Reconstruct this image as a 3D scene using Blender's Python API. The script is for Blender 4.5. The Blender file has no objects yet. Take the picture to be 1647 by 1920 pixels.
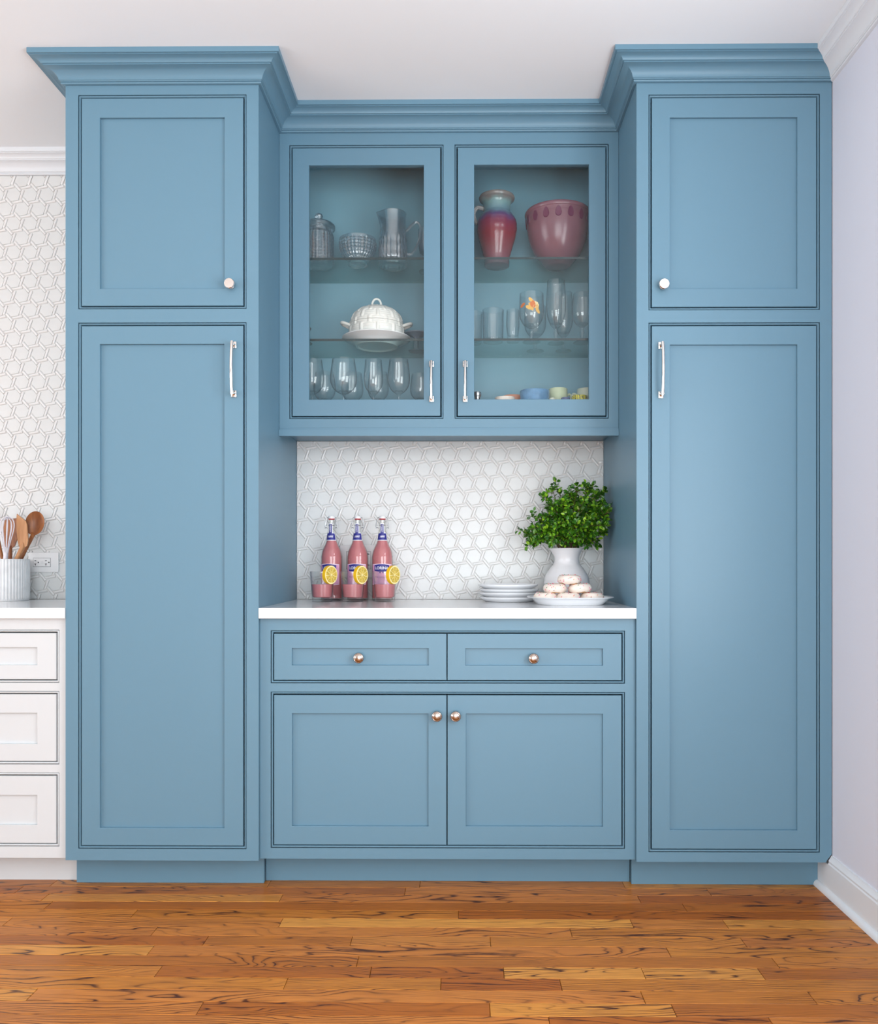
import bpy, bmesh, math, random
from mathutils import Vector, Matrix
R = math.radians
PI = math.pi
SC = bpy.context.scene
COL = SC.collection

# ------------------------------------------------------------------ camera
W, H = 1647, 1920
FPX, CX, CY = 1556.0, 853.5, 1054.0
YAW, CAMD, CAMH = 0.0081, 2.65, 1.056
cam_d = bpy.data.cameras.new('camera')
cam = bpy.data.objects.new('camera', cam_d)
COL.objects.link(cam)
cam.location = (0, -CAMD, CAMH)
cam.rotation_euler = (R(90), 0, YAW)
cam_d.sensor_fit = 'HORIZONTAL'
cam_d.sensor_width = 36
cam_d.lens = FPX / W * 36
cam_d.shift_x = (W / 2 - CX) / W
cam_d.shift_y = (CY - H / 2) / W
cam_d.clip_start = 0.05
SC.camera = cam

# ------------------------------------------------------------------ world, daylight, exposure
wd = bpy.data.worlds.new('world')
SC.world = wd
wd.use_nodes = True
wd.node_tree.nodes['Background'].inputs[0].default_value = (0.80, 0.88, 1.0, 1)
wd.node_tree.nodes['Background'].inputs[1].default_value = 1.0
SC.view_settings.view_transform = 'Standard'
SC.view_settings.look = 'None'
SC.view_settings.gamma = 1
SC.view_settings.use_curve_mapping = False
SC.view_settings.exposure = -0.10
SC.cycles.max_bounces = 10
SC.cycles.diffuse_bounces = 5
SC.cycles.glossy_bounces = 4
SC.cycles.transmission_bounces = 8
SC.cycles.transparent_max_bounces = 24
SC.cycles.caustics_refractive = False
SC.cycles.caustics_reflective = False
SC.cycles.use_denoising = True

def area(name, loc, target, sx, sy, power, color=(1, 1, 1)):
    d = bpy.data.lights.new(name, 'AREA')
    d.shape = 'RECTANGLE'
    d.size, d.size_y = sx, sy
    d.energy = power
    d.color = color
    o = bpy.data.objects.new(name, d)
    COL.objects.link(o)
    o.location = loc
    o.rotation_euler = (Vector(target) - Vector(loc)).to_track_quat('-Z', 'Y').to_euler()
    return o
# daylight entering by the room's windows: one in the right wall, a wide one behind the camera, one in the left wall
area('window_daylight_right', (1.32, -1.80, 1.45), (0.2, -1.50, 1.75), 1.50, 1.60, 62, (0.93, 0.975, 1.0))
area('window_daylight_rear', (-0.05, -5.20, 1.10), (-0.05, -3.0, 1.35), 2.6, 2.2, 126, (0.93, 0.975, 1.0))
area('window_daylight_left', (-4.45, -2.3, 1.40), (-2.0, -2.0, 2.7), 2.6, 2.0, 92, (0.95, 0.985, 1.0))

# ------------------------------------------------------------------ photo pixel -> point on a depth plane
def at(u, v, Y):
    a = (u - CX) / FPX
    b = -(v - CY) / FPX
    dx = -math.sin(YAW) + a * math.cos(YAW)
    dy = math.cos(YAW) + a * math.sin(YAW)
    t = (Y + CAMD) / dy
    return Vector((dx * t, Y, CAMH + b * t))
def rect(u0, u1, v0, v1, Y):
    um, vm = (u0 + u1) / 2, (v0 + v1) / 2
    return at(u0, vm, Y).x, at(u1, vm, Y).x, at(um, v1, Y).z, at(um, v0, Y).z

# ------------------------------------------------------------------ materials
MATS = {}
def nodes_of(name):
    m = bpy.data.materials.new(name)
    m.use_nodes = True
    return m, m.node_tree.nodes, m.node_tree.links
def mat(name, col, rough=0.5, metal=0.0, spec=0.5, bump=0.0, bscale=60, trans=0.0, ior=1.45, sss=0.0, coat=0.0, vary=0.0, vscale=8):
    m, n, l = nodes_of(name)
    p = n['Principled BSDF']
    p.inputs['Base Color'].default_value = (*col, 1)
    p.inputs['Roughness'].default_value = rough
    p.inputs['Metallic'].default_value = metal
    p.inputs['Specular IOR Level'].default_value = spec
    p.inputs['Transmission Weight'].default_value = trans
    p.inputs['IOR'].default_value = ior
    p.inputs['Subsurface Weight'].default_value = sss
    p.inputs['Subsurface Radius'].default_value = (0.02, 0.01, 0.008)
    p.inputs['Coat Weight'].default_value = coat
    p.inputs['Coat Roughness'].default_value = 0.08
    tc = n.new('ShaderNodeTexCoord')
    if bump:
        t = n.new('ShaderNodeTexNoise'); t.inputs['Scale'].default_value = bscale; t.inputs['Detail'].default_value = 3
        b = n.new('ShaderNodeBump'); b.inputs['Strength'].default_value = bump; b.inputs['Distance'].default_value = 0.002
        l.new(tc.outputs['Object'], t.inputs['Vector']); l.new(t.outputs['Fac'], b.inputs['Height']); l.new(b.outputs['Normal'], p.inputs['Normal'])
    if vary:
        t = n.new('ShaderNodeTexNoise'); t.inputs['Scale'].default_value = vscale; t.inputs['Detail'].default_value = 4
        r = n.new('ShaderNodeValToRGB')
        r.color_ramp.elements[0].position = 0.3; r.color_ramp.elements[1].position = 0.7
        r.color_ramp.elements[0].color = (*[c * (1 - vary) for c in col], 1)
        r.color_ramp.elements[1].color = (*[min(1, c * (1 + vary)) for c in col], 1)
        l.new(tc.outputs['Object'], t.inputs['Vector']); l.new(t.outputs['Fac'], r.inputs['Fac']); l.new(r.outputs['Color'], p.inputs['Base Color'])
    MATS[name] = m
    return m

BLUE = mat('blue_satin_paint', (0.126, 0.242, 0.325), 0.36, spec=0.38, bump=0.03, bscale=180)
BLUE_IN = mat('blue_interior_lightened', (0.185, 0.365, 0.455), 0.42, spec=0.35, bump=0.03, bscale=180)  # cabinet blue made lighter, its colour standing in for light inside the cupboard
WHITE = mat('white_satin_paint', (0.60, 0.63, 0.645), 0.4, spec=0.4, bump=0.02, bscale=150)
TRIM = mat('white_trim_paint', (0.76, 0.785, 0.81), 0.4, spec=0.4)
WALLP = mat('lavender_grey_wall_paint', (0.73, 0.74, 0.815), 0.6, spec=0.3, bump=0.05, bscale=300)
PLAIN = mat('plain_wall_paint', (0.86, 0.86, 0.86), 0.7, spec=0.2)
CEILM = mat('white_ceiling_paint', (0.84, 0.865, 0.885), 0.75, spec=0.2, bump=0.04, bscale=260)
QUARTZ = mat('white_quartz', (0.73, 0.735, 0.74), 0.12, spec=0.5, vary=0.02, vscale=5)
GROUT = mat('pale_grout', (0.74, 0.73, 0.71), 0.85, spec=0.2, bump=0.1, bscale=200)
HEXM = mat('white_hex_tile', (0.71, 0.72, 0.71), 0.30, spec=0.45, vary=0.03, vscale=14)
STICKM = mat('glossy_white_tile_strip', (0.79, 0.785, 0.775), 0.16, spec=0.6)
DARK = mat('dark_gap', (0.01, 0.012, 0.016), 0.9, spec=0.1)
NICKEL = mat('polished_nickel', (0.80, 0.765, 0.73), 0.10, metal=1.0)
KNOBM = mat('nickel_dark_reflection', (0.50, 0.42, 0.37), 0.14, metal=1.0)  # nickel darkened and warmed, floor and room reflections put into the colour
STEEL = mat('steel_wire', (0.55, 0.56, 0.57), 0.25, metal=1.0)
PORC = mat('white_porcelain', (0.83, 0.84, 0.86), 0.14, spec=0.5)
VASEM = mat('white_stoneware', (0.74, 0.73, 0.745), 0.22, spec=0.5)
CROCK = mat('fluted_white_ceramic', (0.79, 0.79, 0.79), 0.35, spec=0.4, vary=0.06, vscale=30)
PLASTIC = mat('white_plastic', (0.80, 0.80, 0.80), 0.25)
BLACK = mat('black_slot', (0.01, 0.01, 0.012), 0.6)
SLATE = mat('subfloor_dark', (0.05, 0.022, 0.008), 0.8)

def thin_glass(name, tint, edge, gloss_rough=0.03, f0=0.04, gain=0.75):
    m, n, l = nodes_of(name)
    for x in list(n):
        if x.type != 'OUTPUT_MATERIAL': n.remove(x)
    out = [x for x in n if x.type == 'OUTPUT_MATERIAL'][0]
    lw = n.new('ShaderNodeLayerWeight'); lw.inputs['Blend'].default_value = 0.5
    pw = n.new('ShaderNodeMath'); pw.operation = 'POWER'; pw.inputs[1].default_value = 4.0
    l.new(lw.outputs['Facing'], pw.inputs[0])
    mu = n.new('ShaderNodeMath'); mu.operation = 'MULTIPLY_ADD'; mu.inputs[1].default_value = gain; mu.inputs[2].default_value = f0
    l.new(pw.outputs[0], mu.inputs[0])
    tr = n.new('ShaderNodeBsdfTransparent')
    mx = n.new('ShaderNodeMix'); mx.data_type = 'RGBA'
    mx.inputs['A'].default_value = (*tint, 1); mx.inputs['B'].default_value = (*edge, 1)
    l.new(pw.outputs[0], mx.inputs['Factor']); l.new(mx.outputs['Result'], tr.inputs['Color'])
    gl = n.new('ShaderNodeBsdfGlossy'); gl.inputs['Roughness'].default_value = gloss_rough
    ms = n.new('ShaderNodeMixShader')
    l.new(mu.outputs[0], ms.inputs['Fac']); l.new(tr.outputs[0], ms.inputs[1]); l.new(gl.outputs[0], ms.inputs[2])
    l.new(ms.outputs[0], out.inputs['Surface'])
    MATS[name] = m
    return m
PANE = thin_glass('clear_pane', (0.98, 0.99, 0.985), (0.85, 0.9, 0.9), 0.01, 0.02, 0.8)
SHELFG = thin_glass('green_tinted_shelf_glass', (0.86, 0.93, 0.92), (0.66, 0.82, 0.80), 0.02, 0.03, 0.4)
SHELFEDGE = mat('dark_green_glass_edge', (0.012, 0.035, 0.042), 0.2, spec=0.5)
GLASSW = thin_glass('clear_glassware', (0.985, 0.99, 0.99), (0.55, 0.60, 0.63), 0.03, 0.05, 0.7)
def crystal_mat():
    m, n, l = nodes_of('cut_crystal')
    for x in list(n):
        if x.type != 'OUTPUT_MATERIAL': n.remove(x)
    out = [x for x in n if x.type == 'OUTPUT_MATERIAL'][0]
    g = n.new('ShaderNodeBsdfGlass'); g.inputs['IOR'].default_value = 1.5; g.inputs['Roughness'].default_value = 0.02; g.inputs['Color'].default_value = (0.97, 0.98, 1, 1)
    t = n.new('ShaderNodeBsdfTransparent'); t.inputs['Color'].default_value = (0.97, 0.98, 0.985, 1)
    ms = n.new('ShaderNodeMixShader'); ms.inputs['Fac'].default_value = 0.45
    gl = n.new('ShaderNodeBsdfGlossy'); gl.inputs['Roughness'].default_value = 0.22; gl.inputs['Color'].default_value = (0.9, 0.93, 0.95, 1)
    m2 = n.new('ShaderNodeMixShader'); m2.inputs['Fac'].default_value = 0.10
    l.new(g.outputs[0], ms.inputs[1]); l.new(t.outputs[0], ms.inputs[2]); l.new(ms.outputs[0], m2.inputs[1]); l.new(gl.outputs[0], m2.inputs[2]); l.new(m2.outputs[0], out.inputs['Surface'])
    return m
CRYSTAL = crystal_mat()
BOTTLEG = thin_glass('bottle_glass', (0.97, 0.97, 0.965), (0.55, 0.55, 0.53), 0.02, 0.05, 0.7)
PINK = mat('pink_lemonade', (0.90, 0.32, 0.34), 0.12, trans=0.40, ior=1.33, sss=0.25)
PINKPALE = mat('pale_pink_lemonade', (0.78, 0.40, 0.40), 0.12, trans=0.35, ior=1.33, sss=0.2)
LABELP = mat('lilac_pink_label', (0.80, 0.40, 0.62), 0.45, vary=0.08, vscale=60)
LABELW = mat('pale_label_border', (0.86, 0.72, 0.84), 0.45)
LABELB = mat('navy_label', (0.030, 0.030, 0.24), 0.4)
LABELT = mat('white_print', (0.86, 0.86, 0.9), 0.5)
LABELS = mat('plum_print', (0.30, 0.14, 0.34), 0.5)
REDRUB = mat('red_rubber', (0.55, 0.02, 0.03), 0.5)
RIND = mat('lemon_rind', (0.90, 0.52, 0.01), 0.4, bump=0.2, bscale=600)
PITH = mat('lemon_pith', (0.90, 0.80, 0.42), 0.5)
PULP = mat('lemon_pulp', (0.66, 0.47, 0.08), 0.25, sss=0.2, vary=0.3, vscale=160)
GLAZE = mat('white_donut_glaze', (0.80, 0.70, 0.62), 0.35, sss=0.1, vary=0.06, vscale=60)
DOUGH = mat('donut_dough', (0.60, 0.36, 0.18), 0.7)
BARK = mat('twig_bark', (0.10, 0.07, 0.03), 0.8)

def sprinkle_mat():
    m, n, l = nodes_of('rainbow_sprinkles')
    p = n['Principled BSDF']
    g = n.new('ShaderNodeNewGeometry')
    r = n.new('ShaderNodeValToRGB'); r.color_ramp.interpolation = 'CONSTANT'
    cols = [(0.75, 0.03, 0.10), (0.9, 0.28, 0.05), (0.75, 0.06, 0.28), (0.04, 0.22, 0.06), (0.10, 0.03, 0.02), (0.8, 0.15, 0.25)]
    r.color_ramp.elements[0].color = (*cols[0], 1)
    r.color_ramp.elements[1].position = 1 / 6; r.color_ramp.elements[1].color = (*cols[1], 1)
    for i in range(2, 6):
        e = r.color_ramp.elements.new(i / 6); e.color = (*cols[i], 1)
    l.new(g.outputs['Random Per Island'], r.inputs['Fac']); l.new(r.outputs['Color'], p.inputs['Base Color'])
    p.inputs['Roughness'].default_value = 0.4
    return m
SPRINK = sprinkle_mat()

def leaf_mat():
    m, n, l = nodes_of('boxwood_leaf')
    p = n['Principled BSDF']
    g = n.new('ShaderNodeNewGeometry')
    r = n.new('ShaderNodeValToRGB')
    r.color_ramp.elements[0].color = (0.014, 0.060, 0.006, 1)
    r.color_ramp.elements[1].color = (0.36, 0.60, 0.03, 1)
    e = r.color_ramp.elements.new(0.45); e.color = (0.05, 0.18, 0.010, 1)
    e = r.color_ramp.elements.new(0.75); e.color = (0.15, 0.36, 0.015, 1)
    l.new(g.outputs['Random Per Island'], r.inputs['Fac']); l.new(r.outputs['Color'], p.inputs['Base Color'])
    p.inputs['Roughness'].default_value = 0.3
    p.inputs['Specular IOR Level'].default_value = 0.45
    return m
LEAF = leaf_mat()

def wood_mat(name, c0, c1, rough=0.5, sc=(6, 60, 60)):
    m, n, l = nodes_of(name)
    p = n['Principled BSDF']
    tc = n.new('ShaderNodeTexCoord'); mp = n.new('ShaderNodeMapping'); mp.inputs['Scale'].default_value = sc
    t = n.new('ShaderNodeTexNoise'); t.inputs['Scale'].default_value = 1.0; t.inputs['Detail'].default_value = 5; t.inputs['Distortion'].default_value = 0.6
    r = n.new('ShaderNodeValToRGB'); r.color_ramp.elements[0].position = 0.35; r.color_ramp.elements[1].position = 0.65
    r.color_ramp.elements[0].color = (*c0, 1); r.color_ramp.elements[1].color = (*c1, 1)
    l.new(tc.outputs['Object'], mp.inputs['Vector']); l.new(mp.outputs[0], t.inputs['Vector']); l.new(t.outputs['Fac'], r.inputs['Fac']); l.new(r.outputs[0], p.inputs['Base Color'])
    p.inputs['Roughness'].default_value = rough
    return m
WOODL = wood_mat('pale_beech', (0.40, 0.17, 0.065), (0.58, 0.29, 0.13), 0.5, (50, 50, 8))
WOODD = wood_mat('brown_olive_wood', (0.20, 0.055, 0.012), (0.40, 0.14, 0.04), 0.4, (50, 50, 12))

def oak_mat():
    m, n, l = nodes_of('oak_strip_floor')
    p = n['Principled BSDF']
    def N(t, **k):
        x = n.new(t)
        for a, b in k.items(): setattr(x, a, b)
        return x
    def M(op, a, b=None, c=None):
        x = N('ShaderNodeMath', operation=op)
        for i, v in enumerate((a, b, c)):
            if v is None: continue
            if isinstance(v, (int, float)): x.inputs[i].default_value = v
            else: l.new(v, x.inputs[i])
        return x.outputs[0]
    oi = N('ShaderNodeObjectInfo'); ge = N('ShaderNodeNewGeometry'); tc = N('ShaderNodeTexCoord')
    rnd = M('FRACT', M('ADD', oi.outputs['Random'], ge.outputs['Random Per Island']))
    sep = N('ShaderNodeSeparateXYZ'); l.new(ge.outputs['Position'], sep.inputs[0])
    x, y = sep.outputs[0], sep.outputs[1]
    off = M('MULTIPLY', rnd, 173.0)
    def vec(a, b, c):
        v = N('ShaderNodeCombineXYZ')
        for i, q in enumerate((a, b, c)):
            if isinstance(q, (int, float)): v.inputs[i].default_value = q
            else: l.new(q, v.inputs[i])
        return v.outputs[0]
    def noise(v, s, d=3, dist=0.0):
        t = N('ShaderNodeTexNoise'); t.inputs['Scale'].default_value = s; t.inputs['Detail'].default_value = d; t.inputs['Distortion'].default_value = dist
        l.new(v, t.inputs['Vector']); return t.outputs['Fac']
    # long cathedral lines: iso-lines of a stretched height field, shifted plank by plank
    low = noise(vec(M('MULTIPLY', x, 1.5), M('MULTIPLY', y, 9.0), off), 1.0, 2.0, 0.4)
    wig = noise(vec(M('MULTIPLY', x, 9.0), M('MULTIPLY', y, 40.0), off), 1.0, 3.0)
    lin = M('MULTIPLY', y, M('MULTIPLY_ADD', M('FRACT', M('MULTIPLY', rnd, 13.7)), 95.0, 25.0))
    freq = M('MULTIPLY_ADD', M('FRACT', M('MULTIPLY', rnd, 7.31)), 12.0, 12.0)
    ph = M('ADD', M('MULTIPLY', low, freq), M('ADD', M('MULTIPLY', wig, 0.7), lin))
    fr = M('FRACT', ph)
    ramp = N('ShaderNodeValToRGB')
    ramp.color_ramp.elements[0].position = 0.0; ramp.color_ramp.elements[0].color = (1, 1, 1, 1)
    ramp.color_ramp.elements[1].position = 1.0; ramp.color_ramp.elements[1].color = (1, 1, 1, 1)
    for pos, c in ((0.07, 0.75), (0.16, 0.12), (0.30, 0.0), (0.62, 0.0), (0.93, 0.30)):
        e = ramp.color_ramp.elements.new(pos); e.color = (c, c, c, 1)
    l.new(fr, ramp.inputs['Fac'])
    brk = noise(vec(M('MULTIPLY', x, 40.0), M('MULTIPLY', y, 420.0), off), 1.0, 3.0)
    pat = noise(vec(M('MULTIPLY', x, 2.2), M('MULTIPLY', y, 12.0), M('ADD', off, 31.0)), 1.0, 2.0)
    line = M('MULTIPLY', M('MULTIPLY', ramp.outputs['Color'], M('MULTIPLY_ADD', brk, 1.4, 0.25)), M('MINIMUM', M('MAXIMUM', M('MULTIPLY_ADD', pat, 5.0, -1.75), 0.32), 1.0))
    pore = noise(vec(M('MULTIPLY', x, 14.0), M('MULTIPLY', y, 900.0), off), 1.0, 2.0)
    # plank tone
    tone = N('ShaderNodeValToRGB')
    tone.color_ramp.elements[0].color = (0.38, 0.100, 0.009, 1)
    tone.color_ramp.elements[1].color = (0.74, 0.325, 0.060, 1)
    for pos, c in ((0.2, (0.44, 0.138, 0.017)), (0.45, (0.59, 0.218, 0.029)), (0.7, (0.55, 0.185, 0.036)), (0.85, (0.67, 0.270, 0.043))):
        e = tone.color_ramp.elements.new(pos); e.color = (*c, 1)
    l.new(rnd, tone.inputs['Fac'])
    blot = noise(vec(M('MULTIPLY', x, 3.0), M('MULTIPLY', y, 30.0), off), 1.0, 3.0)
    def mixc(f, a, b, mode='MIX'):
        q = N('ShaderNodeMix', data_type='RGBA', blend_type=mode)
        if isinstance(f, (int, float)): q.inputs['Factor'].default_value = f
        else: l.new(f, q.inputs['Factor'])
        for k, v in (('A', a), ('B', b)):
            if isinstance(v, tuple): q.inputs[k].default_value = (*v, 1)
            else: l.new(v, q.inputs[k])
        return q.outputs['Result']
    c = mixc(M('MULTIPLY', M('MAXIMUM', M('MULTIPLY_ADD', blot, 2.0, -0.7), 0.0), 0.45), tone.outputs['Color'], (0.36, 0.115, 0.016))
    c = mixc(M('MULTIPLY', M('MAXIMUM', M('MULTIPLY_ADD', pore, 3.4, -1.55), 0.0), 0.75), c, (0.19, 0.052, 0.010))
    c = mixc(M('MINIMUM', M('MULTIPLY', line, 1.25), 1.0), c, (0.060, 0.013, 0.003))
    l.new(c, p.inputs['Base Color'])
    p.inputs['Roughness'].default_value = 0.30
    p.inputs['Specular IOR Level'].default_value = 0.24
    b = N('ShaderNodeBump'); b.inputs['Strength'].default_value = 0.08; b.inputs['Distance'].default_value = 0.001
    l.new(pore, b.inputs['Height']); l.new(b.outputs[0], p.inputs['Normal'])
    return m
OAK = oak_mat()

# ------------------------------------------------------------------ object helpers
def link(o, parent=None):
    COL.objects.link(o)
    if parent is not None: o.parent = parent
    return o
def thing(name, label=None, cat=None, loc=(0, 0, 0), rotz=0, group=None, kind=None):
    o = bpy.data.objects.new(name, None)
    o.empty_display_size = 0.05
    COL.objects.link(o)
    o.location = loc; o.rotation_euler = (0, 0, rotz)
    return tag(o, label, cat, group, kind)
def tag(o, label=None, cat=None, group=None, kind=None):
    if label: o['label'] = label
    if cat: o['category'] = cat
    if group: o['group'] = group
    if kind: o['kind'] = kind
    return o

class MB:
    """collects vertices and faces of one mesh"""
    def __init__(s): s.v, s.f = [], []
    def add(s, vs, fs):
        o = len(s.v)
        s.v += [tuple(v) for v in vs]
        s.f += [tuple(i + o for i in f) for f in fs]
        return s
    def box(s, x0, x1, y0, y1, z0, z1):
        return s.add([(x0, y0, z0), (x1, y0, z0), (x1, y1, z0), (x0, y1, z0), (x0, y0, z1), (x1, y0, z1), (x1, y1, z1), (x0, y1, z1)],
                     [(0, 3, 2, 1), (4, 5, 6, 7), (0, 1, 5, 4), (1, 2, 6, 5), (2, 3, 7, 6), (3, 0, 4, 7)])
    def cbox(s, x0, x1, y0, y1, z0, z1, c):
        """box with all edges chamfered by c"""
        bm = bmesh.new()
        t = MB().box(x0, x1, y0, y1, z0, z1)
        vs = [bm.verts.new(v) for v in t.v]
        for f in t.f: bm.faces.new([vs[i] for i in f])
        bmesh.ops.bevel(bm, geom=bm.edges[:], offset=c, segments=2, profile=0.5, affect='EDGES')
        bm.verts.index_update()
        s.add([v.co[:] for v in bm.verts], [[v.index for v in f.verts] for f in bm.faces])
        bm.free()
        return s
    def ring(s, x0, x1, z0, z1, prof):
        """profile [(inset, y)] swept round a rectangle in the xz plane, mitred; closed profile"""
        n = len(prof); vs = []
        for (i, y) in prof:
            vs += [(x0 + i, y, z0 + i), (x1 - i, y, z0 + i), (x1 - i, y, z1 - i), (x0 + i, y, z1 - i)]
        fs = []
        for k in range(n):
            a, b = k * 4, ((k + 1) % n) * 4
            for j in range(4):
                q = (j + 1) % 4
                fs.append((a + j, a + q, b + q, b + j))
        return s.add(vs, fs)
    def lathe(s, prof, seg=32, c=(0, 0, 0), closed=False, fn=None):
        """profile [(r, z)] turned about z"""
        base = len(s.v); n = len(prof)
        vs, fs, idx = [], [], []
        for (r, z) in prof:
            if r < 1e-6:
                idx.append([len(vs)] * seg); vs.append((c[0], c[1], c[2] + z))
            else:
                row = []
                for k in range(seg):
                    a = 2 * PI * k / seg
                    rr, zz = (r, z) if fn is None else fn(r, z, a)
                    row.append(len(vs)); vs.append((c[0] + rr * math.cos(a), c[1] + rr * math.sin(a), c[2] + zz))
                idx.append(row)
        for i in range(n if closed else n - 1):
            A, B = idx[i], idx[(i + 1) % n]
            for k in range(seg):
                q = (k + 1) % seg
                f = []
                for t in (A[k], A[q], B[q], B[k]):
                    if t not in f: f.append(t)
                if len(f) > 2: fs.append(tuple(f))
        return s.add(vs, fs)
    def tube(s, pts, rad, seg=8, closed=False, cap=True, flat=1.0, up=None):
        pts = [Vector(p) for p in pts]
        n = len(pts)
        rads = rad if isinstance(rad, (list, tuple)) else [rad] * n
        vs, fs = [], []
        prev = None
        for i, p in enumerate(pts):
            if closed: d = pts[(i + 1) % n] - pts[i - 1]
            else: d = pts[min(i + 1, n - 1)] - pts[max(i - 1, 0)]
            d.normalize()
            if prev is None:
                ref = Vector(up) if up else (Vector((0, 0, 1)) if abs(d.z) < 0.9 else Vector((0, 1, 0)))
            else: ref = prev
            a = ref - d * ref.dot(d); a.normalize(); prev = a
            b = d.cross(a)
            for k in range(seg):
                t = 2 * PI * (k + 0.5) / seg
                vs.append(p + a * (math.cos(t) * rads[i] * flat) + b * (math.sin(t) * rads[i]))
        m = n if closed else n - 1
        for i in range(m):
            for k in range(seg):
                q = (k + 1) % seg; j = (i + 1) % n
                fs.append((i * seg + k, i * seg + q, j * seg + q, j * seg + k))
        if cap and not closed:
            fs.append(tuple(range(seg - 1, -1, -1))); fs.append(tuple((n - 1) * seg + k for k in range(seg)))
        return s.add(vs, fs)
    def prism(s, poly, y0, y1):
        """polygon [(x, z)] extruded along y"""
        n = len(poly)
        vs = [(x, y0, z) for x, z in poly] + [(x, y1, z) for x, z in poly]
        fs = [tuple(range(n)), tuple(range(2 * n - 1, n - 1, -1))]
        fs += [(i, n + i, n + (i + 1) % n, (i + 1) % n) for i in range(n)]
        return s.add(vs, fs)
    def xform(s, M, start=0):
        for i in range(start, len(s.v)): s.v[i] = tuple(M @ Vector(s.v[i]))
        return s
    def mesh(s, name, m, smooth=True, angle=35):
        me = bpy.data.meshes.new(name)
        me.from_pydata(s.v, [], s.f)
        bm = bmesh.new(); bm.from_mesh(me)
        bmesh.ops.recalc_face_normals(bm, faces=bm.faces[:])
        bm.to_mesh(me); bm.free()
        if smooth:
            me.polygons.foreach_set('use_smooth', [True] * len(me.polygons))
            me.set_sharp_from_angle(angle=R(angle))
        me.materials.append(m)
        me.update()
        return me
    def build(s, name, m, parent=None, smooth=True, angle=35):
        o = bpy.data.objects.new(name, s.mesh(name, m, smooth, angle))
        return link(o, parent)

def bez(p0, p1, p2, p3, n):
    out = []
    for i in range(n + 1):
        t = i / n; u = 1 - t
        out.append(tuple(u**3 * a + 3*u*u*t * b + 3*u*t*t * c + t**3 * d for a, b, c, d in zip(p0, p1, p2, p3)))
    return out
def spline(pts, n=6):
    """Catmull-Rom through 2D/3D points"""
    out = []
    P = [pts[0]] + list(pts) + [pts[-1]]
    for i in range(1, len(P) - 2):
        for k in range(n):
            t = k / n
            out.append(tuple(0.5 * ((2*b) + (-a + c)*t + (2*a - 5*b + 4*c - d)*t*t + (-a + 3*b - 3*c + d)*t**3) for a, b, c, d in zip(P[i-1], P[i], P[i+1], P[i+2])))
    out.append(tuple(pts[-1]))
    return out
def cut_poly(poly, x0, x1, z0, z1):
    """clip a convex polygon [(x, z)] to a rectangle"""
    def clip(p, f, inter):
        out = []
        for i in range(len(p)):
            a, b = p[i - 1], p[i]
            if f(b):
                if not f(a): out.append(inter(a, b))
                out.append(b)
            elif f(a): out.append(inter(a, b))
        return out
    def ix(x): return lambda a, b: (x, a[1] + (b[1] - a[1]) * (x - a[0]) / (b[0] - a[0]))
    def iz(z): return lambda a, b: (a[0] + (b[0] - a[0]) * (z - a[1]) / (b[1] - a[1]), z)
    for f, g in ((lambda p: p[0] >= x0, ix(x0)), (lambda p: p[0] <= x1, ix(x1)), (lambda p: p[1] >= z0, iz(z0)), (lambda p: p[1] <= z1, iz(z1))):
        if len(poly) < 3: return []
        poly = clip(poly, f, g)
    return poly
def text_mesh(body, size, bold=0.0, shear=0.0):
    c = bpy.data.curves.new('text', 'FONT')
    c.body = body; c.size = size; c.align_x = 'CENTER'; c.align_y = 'CENTER'; c.offset = bold; c.shear = shear; c.resolution_u = 3
    o = bpy.data.objects.new('text', c); COL.objects.link(o)
    dg = bpy.context.evaluated_depsgraph_get()
    me = bpy.data.meshes.new_from_object(o.evaluated_get(dg))
    vs = [v.co[:2] for v in me.vertices]; fs = [tuple(p.vertices) for p in me.polygons]
    bpy.data.objects.remove(o); bpy.data.curves.remove(c); bpy.data.meshes.remove(me)
    return vs, fs

# ================================================================== measures of the room (metres)
BACK = 0.616            # back wall
XL0, XL1 = at(123, 900, 0).x, at(485, 900, 0).x      # left tall cabinet
XR0, XR1 = at(1194, 900, 0).x, at(1560, 900, 0).x    # right tall cabinet
XWALL = XR1 + 0.003
CEIL = 2.656
CROWNB = 2.5825         # underside of the crown
YUP = 0.301             # front of the upper cabinet
YBASE = 0.016           # front of the base cabinets
ZC0, ZC1 = 0.8755, 0.9095
RX0, RY0 = -4.2, -5.0   # far left and rear of the room

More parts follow.
